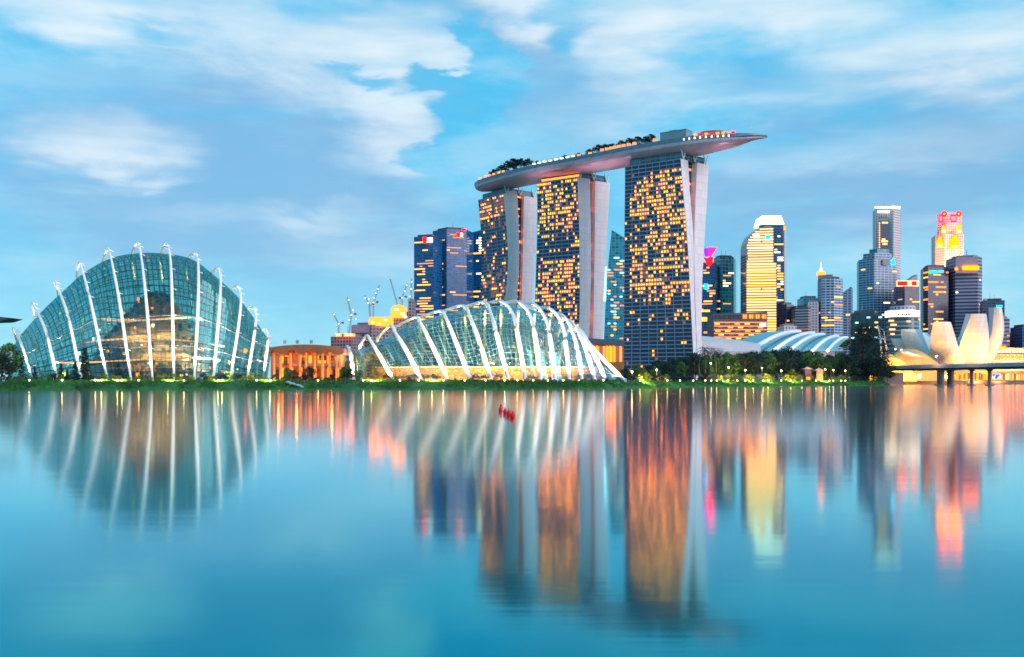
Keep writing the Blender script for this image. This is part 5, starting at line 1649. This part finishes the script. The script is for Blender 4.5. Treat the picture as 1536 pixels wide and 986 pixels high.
petal([(1400, 1452, 552, 3, 0), (1393, 1447, 538, 5, -8), (1394.5, 1438, 522, 6, -16), (1396.5, 1432.5, 503, 5, -22), (1400, 1427, 485.5, 3, -26), (1403, 1424.5, 483, 2, -27)], (0, 16), 990)
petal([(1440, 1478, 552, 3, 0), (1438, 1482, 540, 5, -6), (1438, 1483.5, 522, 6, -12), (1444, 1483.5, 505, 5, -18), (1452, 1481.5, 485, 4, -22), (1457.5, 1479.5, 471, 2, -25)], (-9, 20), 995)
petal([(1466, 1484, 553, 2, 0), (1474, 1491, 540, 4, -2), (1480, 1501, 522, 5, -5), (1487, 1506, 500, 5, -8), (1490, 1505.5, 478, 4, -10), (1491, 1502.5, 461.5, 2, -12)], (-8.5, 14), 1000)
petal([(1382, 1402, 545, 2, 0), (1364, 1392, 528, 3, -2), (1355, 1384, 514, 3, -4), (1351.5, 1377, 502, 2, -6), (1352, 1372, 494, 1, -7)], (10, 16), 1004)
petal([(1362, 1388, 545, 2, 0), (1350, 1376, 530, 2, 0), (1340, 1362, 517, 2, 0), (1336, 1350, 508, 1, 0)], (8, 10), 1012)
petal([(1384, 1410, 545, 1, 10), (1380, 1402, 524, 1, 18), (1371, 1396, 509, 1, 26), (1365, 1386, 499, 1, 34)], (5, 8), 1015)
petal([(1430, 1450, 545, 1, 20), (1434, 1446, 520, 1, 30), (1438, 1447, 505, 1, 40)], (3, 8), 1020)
mb = MB(); secs = []
for i in range(9):
    f = i / 8
    secs.append([P(1440 + (62 - 30 * f) * math.cos(2 * math.pi * k / 24), 571 - 30 * f, 1000) + Vector((0, 26 * (1 - .5 * f) * math.sin(2 * math.pi * k / 24), 0)) for k in range(24)])
mb.loft(secs, closed=True, caps=True); mb.build('base', mat('museum base', (0.8, 0.5, 0.2), .6, var=.05), t, smooth=True)
for px, pw in ((1378, 380000), (1420, 260000), (1462, 240000), (1495, 230000)):
    add_light('museum_light', 'SPOT', P(px, 566, 935), pw, (1, .38, .09), 1.0, None, P(px, 545, 985), 80)

# golden low shell beside it
t = thing('shell_pavilion', P(1362, 571, 930), 'low golden lit shell roofed pavilion at the left foot of the white lotus museum', 'pavilion')
shell_m = mat('golden shell', (0.75, 0.42, 0.12), .5, var=.12, scale=.08)
for x0, x1, hp, Y, nm in ((1312, 1366, 41, 915, 'front_shell'), (1326, 1414, 49, 950, 'rear_shell')):
    mb = MB(); secs = []
    for i in range(17):
        f = i / 16; px = x0 + (x1 - x0) * f
        hgt = hp * math.sin(math.pi * (0.06 + 0.88 * f ** .8)) ** .65 * (Y / F)
        secs.append([Vector((X(px, Y), Y - 14 * math.cos(math.pi * k / 10), GZ + max(.4, hgt) * math.sin(math.pi * k / 10) ** .8)) for k in range(11)])
    mb.loft(secs); mb.build(nm, shell_m, t, smooth=True)
mb = MB(); mb.slab([P(1352, 529, 934), P(1366, 534, 934), P(1384, 536, 934), P(1362, 528, 934)], (0, 2, 1)); mb.build('skylight', M['concrete'], t)
for px, py in ((1343, 524), (1352, 525), (1404, 535)): 
    mb = MB(); mb.ball(P(px, py, 925), .9); mb.build('lamp', M['whiteglow'], t)
for px in (1325, 1350, 1385): add_light('pavilion_light', 'SPOT', P(px, 566, 880), 200000, (1, .46, .07), 1, None, P(px, 545, 930), 100)

# ------------------------------------------------------------------ bridge
t = thing('road_bridge', P(1402, 578, 740), 'flat road bridge on round piers crossing the right edge of the photo', 'bridge')
A = Vector((X(1318, 750), 750, 0)); B = Vector((X(1700, 520), 520, 0))
d = (B - A).normalized(); nn = Vector((-d.y, d.x, 0))
def bx(s0, off, z): return A + d * s0 + nn * off + Vector((0, 0, z))
L = (B - A).length; zt = Z(550.5, 746)
mb = MB(); ax = (d, nn, Vector((0, 0, 1)))
mb.box((A + B) / 2 + nn * 7 + Vector((0, 0, zt - 1.1)), (L, 15, 1.4), axes=ax); mb.box((A + B) / 2 + nn * 7 + Vector((0, 0, zt - 2.4)), (L, 11, 1.6), 1, axes=ax)
mb.build('deck', [mat('glow tinted concrete', (0.62, 0.44, 0.44), .7, var=.12, scale=.2), mat('bridge girder', (0.10, 0.09, 0.13), .7, var=.15)], t)  # the slab's pink tone carries the city glow in its colour
mb = MB(); mb.box((A + B) / 2 + nn * -.3 + Vector((0, 0, zt + .15)), (L, .4, 1.2), axes=ax); mb.build('parapet', mat('glow tinted parapet', (0.75, 0.52, 0.52), .7, var=.1), t)  # city glow on the parapet is mixed into its pink
mb = MB()
mb.bar(bx(0, -.3, zt + 1.25), bx(L, -.3, zt + 1.25), .12)
for k in range(0, int(L), 3): mb.bar(bx(k, -.3, zt + .6), bx(k, -.3, zt + 1.25), .1)
mb.build('railing', M['grey'], t)


def along(px):
    s0, s1 = 0, L
    for _ in range(40):
        m_ = (s0 + s1) / 2; p = A + d * m_
        if CX + F * p.x / p.y < px: s0 = m_
        else: s1 = m_
    return s0


pm_ = mat('warm lit pier concrete', (0.30, 0.20, 0.18), .8, var=.2)  # lighter, warm tone puts the arcade's light into the pier colour
for px, off, r0 in ((1403, 4, 1.6), (1443.5, 7, 1.2), (1470, 7, 1.2), (1404.5, 11, 1.6)):
    s_ = along(px); mb = MB()
    for q in ((-1.4, 0), (1.4, 0)) if r0 > 1.5 else ((0, 0),):
        mb.tube([bx(s_ + q[0], off, -1), bx(s_ + q[0], off, zt - 3.0)], [r0 * .9, r0], 12)
    mb.tube([bx(s_, off, zt - 4.2), bx(s_, off, zt - 3.0)], [r0, r0 * 2.2], 12)
    mb.tube([bx(s_, off, -1), bx(s_, off, .8)], [r0 * 2.6, r0 * 2.4], 14); mb.build('pier', pm_, t)
mb = MB(); mb.box(bx(4, 7, 5), (10, 16, 9.5), axes=ax); mb.build('abutment', pm_, t)
for i, (px, top, l) in enumerate(((1404.5, 534, 'short street lamp on the bridge above its nearest pier'), (1455, 518.5, 'left of the two slim street lamps on the bridge before the lotus museum'), (1462, 520, 'right of the two slim street lamps on the bridge before the lotus museum'))):
    s_ = along(px); b0 = bx(s_, .8, zt - .4)
    sl = thing('street_lamp', b0, l, 'street lamp', 'street lamps on the bridge'); Yl = b0.y; ht = Z(top, Yl)
    mb = MB(); mb.tube([b0, Vector((b0.x, b0.y, ht))], [.14, .08], 6); mb.build('post', M['darksteel'], sl)
    mb = MB(); mb.ball(Vector((b0.x, b0.y, ht)), .5); mb.build('globe', M['whiteglow'], sl, smooth=True)
    add_light('street_lamp_light', 'SPOT', Vector((b0.x - 1, b0.y - 3, ht)), 30000, (1, .60, .45), .6, None, Vector((b0.x, b0.y, 0)), 150, 1.0)

# waterfront arcade behind the bridge, lit orange
t = thing('arcade', P(1430, 571, 975), 'long orange lit waterfront arcade seen under the bridge', 'arcade')
mb = MB(); mb.slab([P(1330, 571, 975), P(1700, 571, 975), P(1700, 557, 975), P(1330, 557, 975)], (0, 14, 0)); mb.build('wall', mat('arcade wall', (0.50, 0.25, 0.08), .7, var=.35, scale=.2), t)
rr_ = random.Random(3)
for k in range(64):
    px = 1333 + k * 3.3
    mb = MB(); h0 = rr_.uniform(559.5, 562); window_box(mb, [P(px, 570, 974.9), P(px + 2.5, 570, 974.9), P(px + 2.5, h0, 974.9), P(px, h0, 974.9)], Vector((0, -1, 0)), .2)
    mb.build('window', M[rr_.choice(['w_orange', 'w_amber', 'w_orange', 'w_dim', 'w_dim']) if px < 1480 else rr_.choice(['w_pale', 'w_dim', 'w_amber', 'w_cream'])], t)
t = thing('banner', P(1494, 571, 965), 'white banner with a blue emblem on the waterfront under the bridge', 'banner')
mb = MB(); mb.slab([P(1488, 569, 965), P(1501.5, 569, 965), P(1501.5, 560.5, 965), P(1488, 560.5, 965)], (0, .3, 0)); bp_ = mb.build('panel', glow('banner white', (.8, .7, .72)), t)
mb = MB()
for q in ((1489, 561.5, 1493, 564), (1494, 562, 1500, 565), (1493, 565, 1497, 568.5)): mb.slab([P(q[0], q[3], 964.5), P((q[0] + q[2]) / 2 + .8, q[3], 964.5), P(q[2], q[1], 964.5), P(q[0], q[1], 964.5)], (0, .3, 0))
mb.build('emblem', M['blueglow'], bp_)
# mall behind the museum at the right edge
t = thing('shopping_mall', P(1515, 571, 1100), 'long low mall with rows of warm lights at the right edge behind the bridge', 'shopping mall')
mb = MB(); mb.slab([P(1478, 571, 1100), P(1720, 571, 1100), P(1720, 522, 1100), P(1498, 522, 1100), P(1478, 540, 1100)], (0, 60, 0)); mb.build('wall', mat('mall wall', (0.55, 0.30, 0.22), .7, var=.2, scale=.1), t)
sign(t, 1484, 1509, 519.5, 523.5, 1096, 'yellowglow', 'roof_light')
for py, mk in ((527.5, 'whiteglow'), (533, 'w_orange'), (538, 'w_pale')):
    for k in range(17): sign(t, 1488 + 5.2 * k, 1490 + 5.2 * k, py, py + 1.8, 1098.5, mk, 'lamp')
sign(t, 1480, 1600, 530, 531.6, 1098.5, 'redglow' if False else 'w_dim', 'light_band'); sign(t, 1480, 1600, 535.5, 537, 1098.5, 'w_orange', 'light_band')
for px in (1500, 1535): add_light('mall_light', 'SPOT', P(px, 545, 1075), 120000, (1, .5, .25), 1, None, P(px, 540, 1100), 150)
# leaning white mast with stays
t = thing('mast', P(1322, 571, 900), 'leaning white mast with stay cables left of the round name band building', 'mast')
mb = MB(); a, b, c = P(1324, 560, 900), P(1320.5, 508, 900), P(1316, 488, 900)
mb.tube([a, b, c], [.9, .8, .4], 8); mb.bar(b + Vector((-3, 0, 0)), b + Vector((3, 0, 0)), .6); mb.build('pole', M['rib'], t)
mb = MB(); mb.tube([c, P(1326, 497, 915), P(1330, 530, 915)], .18, 5); mb.tube([c, P(1334, 528, 915)], .12, 4); mb.build('cable', M['steel'], t)

# ------------------------------------------------------------------ construction site with cranes
scaf = facade_mat('raw concrete frame', (0.12, 0.09, 0.12), (0.40, 0.32, 0.36), 4.0, .3, 4.0, .3, rough=.8)
t, _, _ = tower('unfinished_block', 'unfinished purple grey concrete block, left of the building site', [(496, 1200), (528, 1190)], 505, scaf, lit=0, cat='building site', roof='mauve', group='unfinished blocks of the building site')
for px in (503, 516, 523): sign(t, px, px + 9, 500.5, 505, 1188, 'orangeglow', 'site_light'); sign(t, px + 2, px + 6, 501.5, 503.5, 1187, 'whiteglow', 'site_light')
t, _, _ = tower('unfinished_block', 'unfinished mauve concrete block in the middle of the building site', [(527, 1230), (556, 1215), (590, 1225)], 488, scaf, lit=0, cat='building site', roof='mauve', group='unfinished blocks of the building site')
sign(t, 528, 554, 487.5, 499.5, 1213, 'mauve', 'hoarding')
for px, py in ((553, 482), (563, 484), (572, 478)): sign(t, px, px + 11, py, py + 5, 1216, 'orangeglow', 'site_light'); sign(t, px + 4, px + 8, py + 1, py + 3, 1215, 'whiteglow', 'site_light')
sign(t, 554, 590, 476, 490, 1219, 'w_amber', 'lit_deck')
t, _, _ = tower('unfinished_block', 'brightly lit unfinished domed core at the right of the building site', [(588, 1240), (608, 1240)], 466, scaf, lit=0, cat='building site', roof='mauve', group='unfinished blocks of the building site')
out = [(587, 477), (609, 477)] + [(598 + 11.5 * math.cos(a), 466 - 8.5 * math.sin(a)) for a in [math.pi * k / 10 for k in range(11)]]
mb = MB(); mb.slab([P(a, b, 1236) for a, b in out], (0, 3, 0)); mb.build('lit_screen', M['w_amber'], t)
for a, b in ((601, 469.5), (592, 463), (605, 474)): sign(t, a, a + 5.5, b, b + 3, 1234, 'whiteglow', 'site_light')
tower('unfinished_block', 'slim lit lift core beside the leftmost dark blue tower', [(612, 1260), (620, 1260)], 452, scaf, lit=5, keys=('w_amber',), lmax=1, cat='building site', roof='mauve', group='unfinished blocks of the building site')


def crane(label, base, mid, tip, Y, lights):
    t = thing('tower_crane', P(base[0], base[1], Y), label, 'crane', 'tower cranes of the building site')
    def lattice(a, b, w_):
        mb = MB(); a, b = Vector(a), Vector(b); n = max(3, int((b - a).length / (w_ * 1.3)))
        o = [Vector((-w_ / 2, -w_ / 2, 0)), Vector((w_ / 2, -w_ / 2, 0)), Vector((0, w_ / 2, 0))]
        for q in o: mb.bar(a + q, b + q, .32)
        for k in range(n):
            p, r = a.lerp(b, k / n), a.lerp(b, (k + 1) / n)
            for q in range(3): mb.bar(p + o[q], r + o[(q + 1) % 3], .2)
        return mb
    lattice(P(*base, Y), P(*mid, Y), 2.0).build('mast', M['grey'], t)
    jb = lattice(P(*mid, Y), P(*tip, Y), 1.6).build('jib', M['grey'], t)
    mb = MB(); m_ = P(*mid, Y); mb.box(m_ + Vector((1.6, 0, 0)), (2, 2, 2.4)); mb.build('cab', M['steel'], t)
    mb = MB(); mb.bar(m_, m_ + Vector((4.5, 0, 2)), .6); mb.box(m_ + Vector((5, 0, 1.4)), (2.4, 1.6, 2.2)); mb.build('counterweight', M['darkgrey'], t)
    for px, py in lights:
        mb = MB(); mb.ball(P(px, py, Y - 2), .75, nu=8, nv=5); mb.build('work_light', M['whiteglow'], jb)


crane('leftmost crane of the building site, its thin jib leaning left', (523.5, 505), (527, 473), (521, 446), 1225, ((523, 450), (527, 473), (529.5, 465.5), (524, 480), (534, 479)))
crane('tallest white lit crane of the building site', (560, 486), (560, 455), (569, 428), 1240, ((567, 434), (564, 440), (561, 447), (560, 454)))
crane('small crane left of the tallest white lit crane', (556, 486), (554, 458), (547, 443), 1245, ((548, 447), (553.5, 448.5), (552, 455)))
crane('dark thin crane above the domed core of the building site', (598, 470), (594, 449), (585.5, 419), 1250, ())
crane('upright white lit crane beside the leftmost dark blue tower', (616, 455), (617, 436), (617.5, 418), 1265, ((617.5, 423), (616.5, 434), (615, 445)))

crane('short crane at the left end of the building site', (508, 505), (508, 486), (500, 470), 1230, ((501, 472), (508, 486)))
crane('crane leaning right above the domed core of the building site', (603, 470), (603, 447), (611, 425), 1255, ((610, 428), (607, 437), (603, 447)))

# ------------------------------------------------------------------ small things
for i, (px, py, l) in enumerate(((751, 613.5, 'red mooring buoy with a smaller float on top, leftmost in the row'), (757.8, 617, 'second red buoy from the left end of the row on the water'), (763.5, 620, 'third red buoy from the left end of the row on the water'), (769.2, 623.3, 'red buoy nearest the camera, at the right end of the row'))):
    Y = CH * F / (py + 3.6 - HZ)
    b0 = Vector((X(px, Y), Y, 0))
    t = thing('buoy', b0, l, 'buoy', 'red buoys on the water')
    if i == 0: rm = mat('red buoy plastic', (0.90, 0.004, 0.012), .5, var=.1, scale=3)
    mb = MB(); mb.ball(b0 + Vector((0, 0, .18)), .21, nu=16, nv=10, sz=1.25); mb.build('float', rm, t, smooth=True)
    mb = MB(); mb.tube([b0 + Vector((0, 0, .42)), b0 + Vector((0, 0, .52))], [.07, .05], 8); mb.build('lifting_eye', rm, t)
    if i == 0:
        mb = MB(); mb.ball(b0 + Vector((.03, 0, .60)), .14, nu=14, nv=8); mb.build('top_float', rm, t, smooth=True)

t = thing('canopy_roof', (X(-30, 300), 300, GZ), 'dark pointed canopy tip poking in at the left edge of the photo', 'canopy')
mb = MB(); mb.slab([P(-60, 474, 300), P(-60, 484, 300), P(0, 482, 300), P(15.5, 477, 300), P(0, 475.5, 300)], (0, 8, 0)); mb.build('roof', M['darksteel'], t)
mb = MB(); mb.tube([P(-40, 570, 304), P(-40, 482, 304)], .35, 8); mb.build('post', M['darksteel'], t)

t = thing('rock_outfall', P(445, 580, 362), 'pale blue grey stone outfall on the grass bank below the pavilion', 'outfall')
mb = MB(); r_ = random.Random(9)
for k in range(26):
    px = r_.uniform(432, 458); f = (px - 432) / 26; Y = 366 - 5 * f
    c = Vector((X(px, Y), Y + r_.uniform(-2, 2), 0.0)); c.z = 2.6 - 1.9 * f + r_.uniform(-.2, .3); s_ = r_.uniform(.3, .7)
    mb.ball(c, s_, nu=7, nv=5, sz=.6)
mb.build('stones', mat('pale stones', (0.36, 0.45, 0.52), .8, var=.3, scale=1), t)
